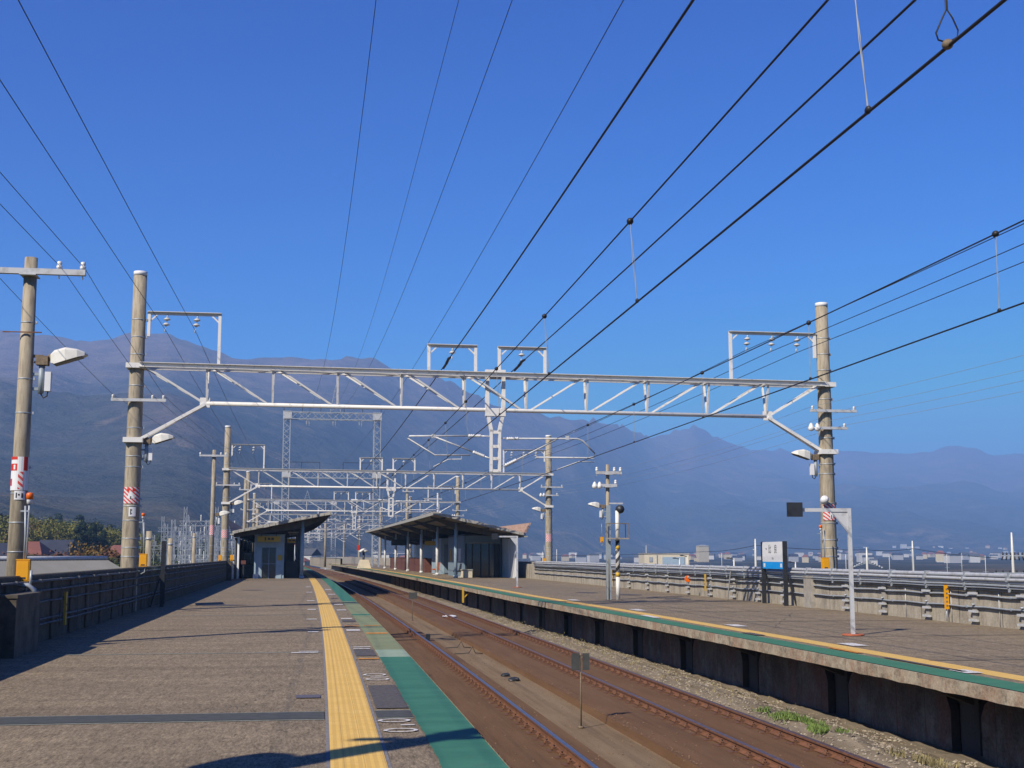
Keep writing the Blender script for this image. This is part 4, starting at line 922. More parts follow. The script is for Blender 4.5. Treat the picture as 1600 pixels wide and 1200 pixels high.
b = MB(); b.tube([(-1.4, -.06, 1.06), (.16, -.06, 1.06), (.26, -.06, .98), (.28, -.04, .84)], .04, 8); b.tube([(.19, -.02, 1.3), (.19, -.04, 1.05)], .022, 8); b.build('pipe', M['galv'], t)
b = MB(); b.tube([(-.1, .9 - 1.0, .8), (-.1, -.1, .45), (-.14, -.1, .3), (-.4, -.1, .22)], .02, 8); b.build('pipe', M['galv'], t)
upole(77, -5.75, 7.75, .15, .11, 'slim concrete pole with crossarm just left of the second portal pole', [(-.85, .75, 7.4, (-.8, .4, .7), ())])
sticker(77, -5.75, 2.7, .16, .6, M['redwhite'], 'small red sticker on the slim pole next to the second portal')
upole(44.0, 10.18, 4.75, .085, .06, 'thin pole with two crossarms on the right platform, beside the striped column', [(-.45, .48, 4.45, (-.42, .22, .44), ()), (-.55, .3, 4.0, (.26,), (-.5, -.32))], (), .075)
flood(44.0, 10.1, 3.1, math.pi, 'small floodlight on the thin double-crossarm pole', .7)
jbox(44.2, 10.0, 2.0, 'little yellow box on the thin double-crossarm pole', .55)
upole(121, XL - .1, 8.6, .2, .15, 'pole standing behind the left shelter roof', [(-.6, .6, 7.6, (-.5, .5), ())])
for i, (s_, l, top) in enumerate(((150, 12.8, 9.5), (176, -4.8, 8.5), (200, 5.5, 8))):
    upole(s_, l, top, .2, .15, ('pole rising behind the right shelter roof', 'far pole left of the lattice gantry', 'far pole between the shelters')[i], [(-.6, .8, top - .5, (-.5, .7), ())])
t = thing('utility_pole', 'white metal pole with a small crossbar above the right shelter', 'utility pole', P(118, 12.4), ang(118)); b = MB(); b.tube([(0, 0, 0), (0, 0, 7.3)], .09, 10); b.build('pole', M['galv_light'], t); b = MB(); b.box(-1.3, .4, -.05, .05, 6.7, 6.8); b.build('crossarm', M['galv_light'], t)
# the pole just outside the frame on the left whose shadow crosses the platform in front
upole(5.4, -5.15, 7.7, .26, .17, 'thick concrete pole by the left wall behind the picture edge', [(-.9, .6, 7.3, (-.7, .45), ())])
flood(5.4, -4.95, 4.2, 1.2, 'oversize floodlight shape added outside the left picture edge for its shadow', 1.5)  # unseen lamp head, added oversize to widen the shadow band in front
t = thing('service_cabinet', 'grey service cabinet by the left wall outside the picture', 'cabinet', P(6.9, -4.75, 0), ang(6.9)); b = MB(); b.box(-.25, .25, -.6, .6, 0, 1.75); b.box(-.3, .3, -.65, .65, 1.75, 1.82); b.build('cabinet_body', M['grey_paint'], t); b = MB(); b.box(.25, .26, -.55, .55, .1, 1.65); b.build('cabinet_door', M['galv'], t)

# ---------------------------------------------------------------- striped column with platform (right)
t = thing('signal_column', 'slim column with diagonal stripes, a small railed ledge and a black round lamp', 'signal', P(43.6, 10.42), ang(43.6))
b = MB(); b.tube([(0, 0, 0), (0, 0, .8)], .075, 12); b.tube([(0, 0, 2.06), (0, 0, 3.1)], .075, 12); b.build('white_column', M['lampwhite'], t)
b = MB(); b.tube([(0, 0, .8), (0, 0, 2.06)], .078, 12); b.build('striped_section', M['yelblack'], t)
b = MB(); b.tube([(0, 0, .8), (0, 0, .95)], .081, 12); b.tube([(0, 0, 1.75), (0, 0, 1.88)], .081, 12); b.build('yellow_collar', M['yellow_dull'], t)
b = MB(); b.box(-.36, .36, -.25, .25, 2.1, 2.15); b.build('ledge', M['conc_plain'], t)
b = MB()
for x, y in ((-.35, -.24), (.35, -.24), (.35, .24), (-.35, .24)): b.bar((x, y, 2.15), (x, y, 2.65), .02)
for y in (-.24, .24): b.bar((-.35, y, 2.65), (.35, y, 2.65), .02)
for x in (-.35, .35): b.bar((x, -.24, 2.65), (x, .24, 2.65), .02)
b.build('handrail', M['oldbrown'], t)
b = MB(); b.lathe([(.0, -.12), (.11, -.10), (.15, 0), (.15, .12), (.06, .16)], (.1, -.05, 3.15), 14, 'y'); b.build('lamp_housing', M['dark'], t)
b = MB(); b.box(-.28, .2, -.03, .03, 3.33, 3.38); b.bar((.1, 0, 3.33), (.1, 0, 3.2), .03); b.build('bracket', M['galv_light'], t)

# ---------------------------------------------------------------- monitor post, copies
def make_monitor():
    t = thing('monitor_post', 'x', 'monitor post')
    b = MB(); b.box(-.035, .035, -.035, .035, .02, 2.47); b.build('post', M['galv_light'], t)
    b = MB(); b.box(-1.22, .035, -.03, .03, 2.40, 2.47); b.build('arm', M['galv_light'], t)
    b = MB(); b.add([(-.035, -.012, 2.40), (-.36, -.012, 2.40), (-.035, -.012, 1.98), (-.035, .012, 2.40), (-.36, .012, 2.40), (-.035, .012, 1.98)], [(0, 1, 2), (5, 4, 3), (0, 3, 4, 1), (1, 4, 5, 2), (2, 5, 3, 0)]); b.build('gusset', M['galv_light'], t)
    b = MB(); b.box(-1.25, -.95, -.10, -.032, 2.30, 2.58); b.build('screen_back', M['dark'], t)
    b = MB(); b.tube([(0, 0, 0), (0, 0, .03)], .21, 20); b.build('base_plate', mat('rusty_red_base', (.45, .13, .06), .8, var=.2), t)
    return t
mo = make_monitor(); mo['label'] = 'grey L-shaped post with a small black screen at its arm end'; mo['group'] = 'arm posts on the right platform'
mo.location = P(23.83, 10.26); mo.rotation_euler = (0, 0, ang(23.8) - .10)
copy_tree(mo, None, 'small grey arm post in front of the right shelter', None, P(60.8, 9.74), ang(60.8))

# ---------------------------------------------------------------- station name signs
def text(s, size, loc, m, parent, name='lettering', rot=None, ext=.001):
    c = bpy.data.curves.new(name, 'FONT'); c.body = s; c.size = size; c.align_x = 'CENTER'; c.align_y = 'CENTER'; c.extrude = ext
    o = bpy.data.objects.new('tmp', c); COL.objects.link(o); bpy.context.view_layer.update()
    me = bpy.data.meshes.new_from_object(o.evaluated_get(bpy.context.evaluated_depsgraph_get())); bpy.data.objects.remove(o)
    me.materials.clear(); me.materials.append(m)
    r = bpy.data.objects.new(name, me); COL.objects.link(r); r.parent = parent; r.location = loc; r.rotation_euler = rot or (R(90), 0, 0); return r
def make_sign(label):   # local: face towards -y, width along x
    t = thing('station_sign', label, 'station sign', (0, 0, 0), 0, 'station name signs')
    W = 1.05
    for x in (-W - .05, W + .05):
        b = MB(); b.box(x - .05, x + .05, -.06, .06, 0, 1.98); b.build('leg', M['dark'], t)
        b = MB(); b.bar((x, .05, 1.0), (x, .33, .0), .045); b.build('back_stay', M['dark'], t)
    b = MB(); b.box(-W, W, -.045, .045, 1.34, 1.97); b.build('name_board', M['white'], t)
    b = MB(); b.box(-W, W, -.045, .045, 1.12, 1.338); b.build('blue_band', M['blue'], t)
    for x, ch in ((-.26, '比'), (.32, '良')): text(ch, .30, (x, -.048, 1.72), M['ink'], t)
    text('ひら', .10, (.03, -.048, 1.44), M['ink'], t); text('Hira', .075, (-.62, -.048, 1.75), M['ink'], t)
    for x in (-.85, .85): 
        b = MB(); b.box(x - .09, x + .09, -.049, -.0465, 1.17, 1.29); b.build('band_mark', M['white'], t)
    return t
sg = make_sign('station name sign, white over bright blue, on dark legs before the right wall')
A = P(39.9, 14.38); B = P(37.75, 14.28); mid = (A + B) / 2; d = B - A
sg.location = mid; sg.rotation_euler = (0, 0, math.atan2(d.y, d.x))
sg2 = copy_tree(sg, None, 'dark station name sign seen edge-on against the left wall', None, P(41, -4.74), R(104.4))

# slanted dark bars with cross rods against the right wall
t = thing('slanted_frame', 'dark slanted bars with cross rods against the right wall near the name sign', 'ladder', P(43.0, WR - .06), ang(43))
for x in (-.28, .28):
    b = MB(); b.bar((x - .2, -.36, 0), (x + .05, -.02, .98), .035); b.build('slanted_bar', M['dark'], t)
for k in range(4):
    b = MB(); u = .55 + k * .13; b.bar((-.48 + .25 * u, -.36 + .34 * u, .98 * u), (.08 + .25 * u, -.36 + .34 * u, .98 * u), .022); b.build('cross_rod', M['dark'], t)
# small wall signs
t = thing('yellow_sign', 'tall narrow yellow sign strip on the right wall', 'sign', P(26.05 + 2.1, WR - .10), ang(28)); b = MB(); b.box(-.055, .055, -.012, .012, .30, .86); b.build('sign_plate', M['yellow'], t)
for k in range(5):
    b = MB(); b.box(-.022, .022, -.0155, -.0125, .36 + k * .095, .40 + k * .095); b.build('sign_mark', M['oldbrown'], t)
b = MB(); b.tube([(0, .03, .03), (0, .03, .3)], .014, 6); b.build('sign_post', M['galv'], t)
for s_, l, lab in ((25.9, WL + .10, 'narrow yellow strip sign in the shade of the left wall'), (46.3, 14.45, 'thin yellow strip sign on the right wall behind the striped column'), (61, 14.45, 'tiny yellow strip sign far along the right wall')):
    t = thing('yellow_sign', lab, 'sign', P(s_, l), ang(s_)); b = MB(); b.box(-.02, .02, -.06, .06, .22, .85); b.build('sign_plate', M['yellow_dull'], t)
    b = MB(); b.box(-.024, .024, -.03, .03, .45, .5); b.box(-.024, .024, -.03, .03, .58, .63); b.build('sign_mark', M['oldbrown'], t)
t = thing('reflector', 'orange round reflector on the right wall', 'reflector', P(48.7, WR - .09), ang(48.7)); b = MB(); b.lathe([(.12, -.015), (.13, 0), (.12, .015)], (0, 0, .62), 16, 'y'); b.build('disc', M['orange'], t); b = MB(); b.bar((0, .02, .4), (0, .02, .62), .03); b.build('stem', M['galv'], t)

# ---------------------------------------------------------------- things on the track bed
def track_sign(s_, l, zb, h_, label, plates):
    t = thing('track_marker', label, 'track marker', P(s_, l, zb), ang(s_), 'small marker posts between the tracks')
    b = MB(); b.tube([(0, 0, 0), (0, 0, h_)], .014, 8); b.tube([(0, 0, 0), (0, 0, .04)], .05, 10); b.build('post', M['oldbrown'], t)
    for x0, x1, z0, z1, y in plates:
        b = MB(); b.box(x0, x1, y - .008, y + .008, z0, z1); b.build('plate', M['joint'], t)
    b = MB(); b.bar((-.05, 0, h_ - .06), (.14, -.01, h_ - .06), .02); b.build('plate_bracket', M['oldbrown'], t); return t
track_sign(20.76, 4.2, -1.24, 1.20, 'thin rusty post with two small dark plates between the tracks', [(-.16, -.03, .93, 1.20, -.03), (.03, .14, .93, 1.20, -.02)])
track_sign(55.0, 4.2, -1.24, 1.2, 'farther thin post with one small plate between the tracks', [(-.16, .2, .93, 1.2, -.03)])
for i, (s_, l, r) in enumerate(((29.7, 4.3, .09), (28.6, 4.32, .11), (54.9, 5.8, .26))):
    b = MB(); b.ball((0, 0, 0), r, (1.25, 1, .55) if i != 2 else (1.3, 1.6, .22), 7, .25)
    o = b.build('rock' if i != 2 else 'white_slab', M['dark'] if i in (0, 1) else M['white'], None, ('left one of two dark lumps between the tracks', 'right one of two dark lumps between the tracks', 'flat white slab lying on the far track')[i], 'rock' if i < 2 else 'slab')
    o.location = P(s_, l, -1.21 if i != 2 else -1.06)
t = thing('track_box', 'small dark box with a cable beside the near track rail', 'junction box', P(40.6, 3.5, -1.12), ang(40))
b = MB(); b.box(-.06, .06, -.12, .12, 0, .2); b.build('box_body', M['dark'], t); b = MB(); b.tube([(0, 0, .1), (-.25, .02, .03), (-.9, .05, .015), (-1.2, .05, .02)], .014, 6); b.build('cable', M['wire'], t)
for i, (s_, l) in enumerate(((38.5, 4.3), (36.2, 4.35))):
    t = thing('cable_loop', 'dark cable loop lying between the tracks, %s of two' % ('farther', 'nearer')[i], 'cable', P(s_, l, -1.22), ang(s_))
    b = MB(); b.tube([(-.7, 0, .0), (-.1, .02, .03), (0, 0, .2), (.08, -.02, .03), (.3, .05, .01)], .014, 6); b.build('cable', M['wire'], t)
# weeds
def weeds(name, s0, s1, l0, l1, n, h_, m, zb, label):
    b = MB()
    for _ in range(n):
        s_ = random.uniform(s0, s1); l = random.gauss((l0 + l1) / 2, (l1 - l0) / 4)
        if noise.noise(Vector((s_ * 1.7, l * 3, 2))) < -.05: continue
        p = P(s_, l, zb + .01); hh = h_ * random.uniform(.3, 1); a = random.uniform(0, 6.28); dx = Vector((math.cos(a), math.sin(a), 0)); lean = Vector((random.uniform(-.5, .5), random.uniform(-.5, .5), 1)) * hh
        b.face([p - dx * .006, p + dx * .006, p + lean * .6 + dx * .008, p + lean, p + lean * .6 - dx * .008])
    o = b.build(name, m, None, label, 'grass', kind='stuff', recalc=False); return o
weeds('grass', 17.6, 20.6, 7.08, 7.5, 2600, .10, M['grass'], -1.01, 'bright green grass tufts beside the far rail')
weeds('grass', 14.6, 16.2, 7.2, 7.6, 700, .10, M['drygrass'], -1.0, 'dry weeds on the ballast near the right edge')
weeds('grass', 21, 60, 7.0, 7.9, 2600, .07, M['drygrass'], -1.02, 'sparse dry weeds along the ballast mound')

rg = random.Random(5)
def stones(name, n, m, pick, r0, r1):
    b = MB()
    for _ in range(n):
        s_, l, z = pick(); r = rg.uniform(r0, r1); p = P(s_, l, z); a = rg.uniform(0, 3); e = rg.uniform(.5, 1)
        v = [p + Vector((math.cos(a + k * 1.571) * r * (1 if k % 2 else e), math.sin(a + k * 1.571) * r * (1 if k % 2 else e), rg.uniform(-.3, .2) * r)) for k in range(4)] + [p + Vector((rg.uniform(-.3, .3) * r, rg.uniform(-.3, .3) * r, r * .6))]
        b.add(v, [(0, 1, 4), (1, 2, 4), (2, 3, 4), (3, 0, 4)])
    return b.build(name, m, None, None, None, kind='stuff', recalc=False)
def zb_(l): return interp(l, [6.98, 7.12, 7.28, 7.44, 7.6, 7.75, 7.9, 8.05, 9.3], [-1.11, -1.05, -1.0, -.99, -1.0, -1.04, -1.10, -1.16, -1.2])
def pk1(): s_ = 12 + 55 * rg.random() ** 1.6; l = rg.uniform(6.95, 8.5); return s_, l, zb_(l) + jb(s_, l) + .004
def pk2(): s_ = 8 + 50 * rg.random() ** 1.5; l = rg.choice((rg.uniform(3.8, 4.7), rg.gauss(4.78, .06), rg.uniform(1.8, 3.7), rg.uniform(4.9, 7.0))); return s_, l, (-1.13 if l < 3.75 else (-1.24 if l < 4.72 else -1.105)) + .004
M['stone'] = mat('grey_brown_stones', (.42, .36, .27), .95, scale=14, col2=(.15, .115, .08), lo=.35, hi=.6, detail=3)
M['stone_rust'] = mat('rusty_stones', (.26, .16, .09), .95, scale=14, col2=(.10, .06, .035), lo=.35, hi=.6, detail=3)
g1 = stones('gravel', 9000, M['stone'], pk1, .010, .035); g1['label'] = 'loose stones on the mound at the foot of the far platform'; g1['category'] = 'gravel'
g1 = stones('gravel', 3500, M['stone_rust'], pk2, .006, .020); g1['label'] = 'small rusty stones scattered over the track beds'; g1['category'] = 'gravel'
# ---------------------------------------------------------------- shelters
def shelter(s0, s1, lhi, llo, zhi, zlo, lpost, lback, label, wing, posts, group='platform shelters'):
    t = thing('platform_shelter', label, 'shelter', P(s0, 0), 0, group)
    inv = Matrix.Translation(-P(s0, 0))
    def fin(b, nm, m, par=t, **kw):
        b.v = [tuple(inv @ Vector(v)) if par is t or True else v for v in b.v]; return b.build(nm, m, par, **kw)
    th = .14
    b = MB(); b.sweep([(lhi, zhi), (llo, zlo), (llo, zlo - th), (lhi, zhi - th)], s0, s1, 3, closed=True, cap=True)
    rf = fin(b, 'roof', M['roof'])
    b = MB(); 
    k = s0 + .2
    nseg = 16
    # battens / ribs on the roof for an uneven front line
    while k < s1:
        b.sweep([(lhi, zhi + .045), (llo, zlo + .045), (llo, zlo + .005), (lhi, zhi + .005)], k, k + .10, .1, closed=True, cap=True); k += .9
    fin(b, 'roof_batten', M['fascia'], rf)
    b = MB()
    for i in range(nseg):
        u0 = i / nseg; u1 = (i + .93) / nseg
        a0 = lhi + (llo - lhi) * u0; a1 = lhi + (llo - lhi) * u1; z0 = zhi + (zlo - zhi) * u0; z1 = zhi + (zlo - zhi) * u1
        j = random.uniform(-.02, .02)
        b.sweep([(a0, z0 + .06 + j), (a1, z1 + .06 + j), (a1, z1 - .13 + j), (a0, z0 - .13 + j)], s0 - .06, s0 - .005, .05, closed=True, cap=True)
    fin(b, 'front_fascia', M['fascia'], rf)
    b = MB(); b.sweep([(lhi - .05 * (1 if lhi < llo else -1), zhi + .05), (lhi - .05 * (1 if lhi < llo else -1), zhi - .17), (lhi, zhi - .17), (lhi, zhi + .05)], s0 - .05, s1, 3, closed=True, cap=True); fin(b, 'eave_fascia', M['fascia'], rf)
    # steel under the roof
    b = MB()
    lerpz = lambda l: zhi + (zlo - zhi) * (l - lhi) / (llo - lhi)
    for ps in posts:
        sg_ = 1 if llo > lhi else -1
        pts = [(lhi + sg_ * .15, lerpz(lhi) - th - .10), (llo - sg_ * .15, lerpz(llo) - th - .10)]
        zc = lerpz(lpost) - th
        b.sweep([(lhi + sg_ * .1, lerpz(lhi + .1) - th - .003), (llo - sg_ * .1, lerpz(llo) - th - .003), (llo - sg_ * .1, lerpz(llo) - th - .22), (lpost, zc - .5), (lhi + sg_ * .1, lerpz(lhi) - th - .14)], ps - .08, ps + .08, .16, closed=True, cap=True)
    for l in [lhi + (llo - lhi) * u for u in (.12, .35, .6, .85)]:
        b.sweep([(l - .05, lerpz(l) - th - .005), (l + .05, lerpz(l) - th - .005), (l + .05, lerpz(l) - th - .12), (l - .05, lerpz(l) - th - .12)], s0 + .3, s1 - .3, 4, closed=True)
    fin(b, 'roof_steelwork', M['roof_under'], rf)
    for i, ps in enumerate(posts):
        b = MB(); b.tube([P(ps, lpost, 0), P(ps, lpost, lerpz(lpost) - th - .05)], .12, 10); b.tube([P(ps, lpost, 0), P(ps, lpost, .18)], .16, 10)
        fin(b, 'post', M['paleblue'] if (i == 0 and group != 'q') else M['white'])
        b = MB(); b.bar(P(ps, lback, 0), P(ps, lback, lerpz(lback) - th - .02), .12); fin(b, 'back_post', M['white'])
    # rusty rising wing beyond the gutter
    (wl, wz) = wing
    b = MB(); n = 7
    b.sweep([(llo, zlo - .05)] + [(llo + (wl - llo) * i / n, zlo - .05 + (wz - zlo) * i / n + (.03 if i % 2 else -.03)) for i in range(1, n + 1)], s0 - .1, s1, 3)
    b.sweep([(wl, wz - .04), (wl + .02, wz + .03), (llo + .03, zlo - .02)], s0 - .1, s0 - .08, .02)
    fin(b, 'rusty_roof_wing', M['rustroof'], rf)
    b = MB(); b.sweep([(llo - .12, zlo - .13), (llo + .12, zlo - .13), (llo + .12, zlo - .22), (llo - .12, zlo - .22)], s0 - .15, s1, 3, closed=True, cap=True); fin(b, 'gutter', M['fascia'], rf)
    return t
def sbox(b, s0, s1, l0, l1, z0, z1):
    b.hexa([P(s0, l0, z0), P(s0, l1, z0), P(s1, l1, z0), P(s1, l0, z0), P(s0, l0, z1), P(s0, l1, z1), P(s1, l1, z1), P(s1, l0, z1)])
LP = [85.5, 93, 101, 109, 117, 125]
shelter(84.4, 130, 1.36, -4.95, 4.32, 3.05, -.42, -4.55, 'left platform shelter with a single roof plane rising towards the tracks', (-5.35, 3.95), LP)
RP = [86.9, 98, 109.7, 121.4, 134, 147]
shelter(83.6, 152, 8.12, 14.25, 4.34, 2.95, 10.0, 13.75, 'right platform shelter with a roof rising towards the tracks, left of the long wall', (14.62, 3.72), RP)
# left waiting room
wr = thing('waiting_room', 'pale blue waiting room with dark glass doors under the left shelter', 'waiting room')
def W(nm, m, par, *a):
    b = MB()
    for q in a: sbox(b, *q)
    return b.build(nm, M[m], par)
W('wall', 'paleblue', wr, (86.6, 92.5, -3.55, -3.4, 0, 2.85), (86.6, 92.5, -1.75, -1.6, 0, 2.85), (86.6, 86.75, -3.4, -1.75, 2.05, 2.85), (92.4, 92.5, -3.4, -1.75, 0, 2.85), (86.55, 86.7, -3.4, -3.08, 0, 2.05), (86.55, 86.7, -2.1, -1.75, 0, 2.05))
W('roof_slab', 'paleblue', wr, (86.5, 92.6, -3.6, -1.55, 2.85, 2.92))
dr = W('door', 'glass', wr, (86.6, 86.66, -3.06, -2.12, .02, 2.03))
W('door_frame', 'slateblue', dr, (86.55, 86.6, -3.08, -3.03, 0, 2.05), (86.55, 86.6, -2.62, -2.56, 0, 2.05), (86.55, 86.6, -2.15, -2.1, 0, 2.05), (86.55, 86.6, -3.03, -2.62, .95, 1.0), (86.55, 86.6, -2.56, -2.15, .95, 1.0))
W('notice', 'yellow_dull', wr, (86.5, 86.54, -2.0, -1.72, 1.2, 1.55))
W('base_block', 'white', wr, (86.3, 86.54, -3.6, -3.25, 0, .3))
for (l0, l1, z0, z1, s_, lab) in ((-3.35, -1.85, 2.42, 2.78, 85.9, 'lit yellow hanging sign in front of the left waiting room'), (-1.6, -.85, 2.38, 2.66, 88.5, 'smaller dim yellow hanging sign right of the first one')):
    t = thing('hanging_sign', lab, 'sign'); W('sign_board', 'yellow_dull', t, (s_, s_ + .1, l0, l1, z0, z1)); W('hanger', 'dark', t, (s_ + .03, s_ + .06, l0 + .25, l0 + .29, z1, 3.3), (s_ + .03, s_ + .06, l1 - .29, l1 - .25, z1, 3.45))
    m_ = (l0 + l1) / 2; W('sign_mark', 'ink', t, (s_ - .006, s_ - .001, m_ - .28, m_ - .2, z0 + .08, z1 - .06), (s_ - .006, s_ - .001, m_ - .08, m_ + .08, z0 + .12, z1 - .1), (s_ - .006, s_ - .001, m_ + .15, m_ + .32, z0 + .12, z1 - .1))
t = thing('railing', 'dark railing of the stair under the left shelter', 'railing')
W('rail_panel', 'dark', t, (88, 88.06, -1.5, -.6, 0, 1.15), (88, 120, -.66, -.6, 0, 1.1))
W('slat', 'dark', t, *[(88.2 + i * 1.6, 88.3 + i * 1.6, -1.55, -1.4, 0, 3.2) for i in range(16)])
t = thing('side_fence', 'white panel fence at the left end of the left shelter', 'fence'); W('fence_panel', 'white', t, (82.6, 88.5, -4.95, -4.88, 0, 1.05)); W('fence_post', 'galv_light', t, (82.6, 82.7, -4.9, -4.8, 0, 1.15), (85.5, 85.6, -4.9, -4.8, 0, 1.15))
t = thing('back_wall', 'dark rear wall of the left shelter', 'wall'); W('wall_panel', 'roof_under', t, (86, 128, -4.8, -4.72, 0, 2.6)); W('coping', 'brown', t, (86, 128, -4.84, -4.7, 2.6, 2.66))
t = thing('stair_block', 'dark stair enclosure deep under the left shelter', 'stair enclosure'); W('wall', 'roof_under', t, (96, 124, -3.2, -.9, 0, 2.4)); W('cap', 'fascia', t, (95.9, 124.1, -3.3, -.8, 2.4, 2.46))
t = thing('fire_box', 'small red-brown box by the left shelter rear', 'box'); W('box_body', 'brown', t, (85.3, 85.6, -4.35, -4.05, .95, 1.2)); W('box_stand', 'dark', t, (85.35, 85.55, -4.25, -4.15, 0, .95))
# right shelter interior
wr = thing('waiting_room', 'dark glazed waiting room at the front of the right shelter', 'waiting room')
W('wall', 'slateblue', wr, (89.6, 98.4, 10.9, 11.02, 0, 3.0), (98.3, 98.4, 11.02, 13.6, 0, 2.9), (89.6, 98.4, 13.5, 13.6, 0, 2.9))
gl_ = W('glazing', 'glass', wr, (89.6, 89.68, 11.1, 13.5, .0, 2.35)); W('mullion', 'dark', gl_, *[(89.52, 89.6, x, x + .07, 0, 2.4) for x in (11.05, 11.5, 12.1, 12.7, 13.1, 13.43)]); W('transom', 'slateblue', gl_, (89.5, 89.6, 11.05, 13.5, 2.35, 2.9))
W('lintel_light', 'fascia', wr, (89.4, 89.5, 11.3, 13.0, 2.36, 2.46))
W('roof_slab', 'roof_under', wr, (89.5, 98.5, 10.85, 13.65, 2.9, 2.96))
t = thing('tiled_planter', 'low beige tiled block beside the first right shelter post', 'planter'); W('block', 'cream', t, (87.6, 88.9, 10.6, 11.25, 0, .5)); W('coping', 'fascia', t, (87.55, 88.95, 10.55, 11.3, .5, .56))
t = thing('side_wall', 'sunlit off-white end wall closing the right shelter on the right', 'wall'); W('wall_panel', 'white', t, (84.6, 150, 13.72, 13.82, 0, 2.72)); W('skirting', 'galv', t, (84.55, 84.6, 13.70, 13.84, 0, .1))
t = thing('lift_block', 'pale blue block under the right shelter behind the waiting room', 'stair enclosure'); W('wall', 'paleblue', t, (103.5, 110, 10.95, 13.2, 0, 2.9)); W('panel', 'slateblue', t, (103.42, 103.5, 11.2, 13.0, .1, 2.4))
t = thing('stair_wall', 'low red-brown stair wall farther along the right platform', 'wall'); W('wall_panel', 'brown', t, (113, 148, 10.7, 10.85, 0, 1.25), (113, 113.15, 10.85, 12.6, 0, 1.25)); W('coping', 'dark', t, (112.9, 148.1, 10.66, 10.9, 1.25, 1.3))
t = thing('hanging_sign', 'small dim yellow sign hanging under the right shelter', 'sign'); W('sign_board', 'yellow_dull', t, (106, 106.1, 9.9, 10.8, 2.35, 2.7)); W('hanger', 'dark', t, (106, 106.05, 10.0, 10.05, 2.7, 3.6), (106, 106.05, 10.6, 10.65, 2.7, 3.5))
t = thing('display_board', 'dark departure display hanging under the right shelter', 'display'); W('display_box', 'dark', t, (128, 128.3, 9.0, 10.6, 2.5, 3.1)); W('hanger', 'dark', t, (128.1, 128.2, 9.2, 9.3, 3.1, 3.8), (128.1, 128.2, 10.3, 10.4, 3.1, 3.7))
def bench(s_, l, m, label):
    t = thing('bench', label, 'seat', P(s_, l), ang(s_), 'seats under the right shelter')
    b = MB(); b.tube([(0, 0, .0), (0, 0, .38)], .06, 8); b.box(-.25, .25, -.2, .2, 0, .04); b.build('pedestal', M['white'], t)
    b = MB(); b.hexa([(-.28, -.26, .38), (.28, -.26, .38), (.24, .24, .36), (-.24, .24, .36), (-.30, -.28, .48), (.30, -.28, .48), (.26, .26, .44), (-.26, .26, .44)]); b.build('seat', m, t)
    b = MB(); b.hexa([(.14, -.26, .44), (.26, -.26, .44), (.26, .26, .44), (.14, .26, .44), (.24, -.22, .95), (.32, -.22, .95), (.32, .22, .95), (.24, .22, .95)]); b.build('backrest', m, t)
bench(101.0, 10.25, M['orange'], 'bright orange plastic seat in the sun under the right shelter'); bench(88.9, 10.35, M['dark'], 'dark seat in the shade right behind the first right shelter post')
for i, (s_, l0, zz) in enumerate(((88, 10.9, 3.15), (99, 9.4, 3.55), (111, 9.4, 3.55), (123, 9.4, 3.55))):
    t = thing('tube_lamp', 'strip lamp hanging under the right shelter roof, %s from the front' % ('first', 'second', 'third', 'fourth')[i], 'lamp', (0, 0, 0), 0, 'strip lamps under the right shelter'); W('lamp_body', 'fascia', t, (s_, s_ + .12, l0, l0 + 1.3, zz, zz + .1)); W('hanger', 'dark', t, (s_ + .04, s_ + .08, l0 + .2, l0 + .24, zz + .1, zz + .5), (s_ + .04, s_ + .08, l0 + 1.06, l0 + 1.1, zz + .1, zz + .45))
for i, (s0_, s1_, m_) in enumerate(((91, 92.2, 'white'), (93.2, 95.4, 'cream'), (96.2, 97.2, 'yellow_dull'))):
    t = thing('poster', '%s poster on the blue side wall of the right waiting room' % ('white', 'wide cream', 'small yellow')[i], 'poster'); W('poster_sheet', m_, t, (s0_, s1_, 10.87, 10.895, 1.1, 2.0)); W('poster_frame', 'galv', t, (s0_ - .05, s1_ + .05, 10.88, 10.898, 1.04, 1.095), (s0_ - .05, s1_ + .05, 10.88, 10.898, 2.005, 2.06))
for i, s_ in enumerate((87.2, 96)):
    t = thing('tube_lamp', 'strip lamp under the left shelter roof, %s' % ('above the waiting room door', 'deep inside')[i], 'lamp', (0, 0, 0), 0, 'strip lamps under the left shelter'); W('lamp_body', 'fascia', t, (s_, s_ + .12, -1.35, -.3 - .35, 3.0, 3.1)); W('hanger', 'dark', t, (s_ + .04, s_ + .08, -1.1, -1.06, 3.1, 3.7))
t = thing('vending_machine', 'pale vending machine in the dark left part of the left shelter', 'vending machine'); W('cabinet', 'white', t, (93, 93.7, -4.6, -3.75, 0, 1.8)); W('display', 'glass', t, (92.94, 92.99, -4.5, -3.85, .9, 1.7))
t = thing('umbrella_lamp', 'small cream mushroom-shaped lamp at the far end of the right shelter', 'lamp', P(152, 7.9), ang(150)); b = MB(); b.lathe([(.6, 0), (.55, .15), (.2, .38), (0, .42)], (0, 0, 1.9), 14); b.build('lamp_shade', M['lampwhite'], t); b = MB(); b.tube([(0, 0, 0), (0, 0, 1.95)], .14, 8); b.build('post', M['dark'], t)
t = thing('cone_base', 'cream trapezoid concrete footing at the far end of the right platform', 'footing', P(151, 7.9), ang(150)); b = MB(); b.hexa([(-.8, -.5, 0), (.8, -.5, 0), (.8, .5, 0), (-.8, .5, 0), (-.5, -.3, 1.0), (.5, -.3, 1.0), (.5, .3, 1.0), (-.5, .3, 1.0)]); b.build('footing_block', M['cream'], t)
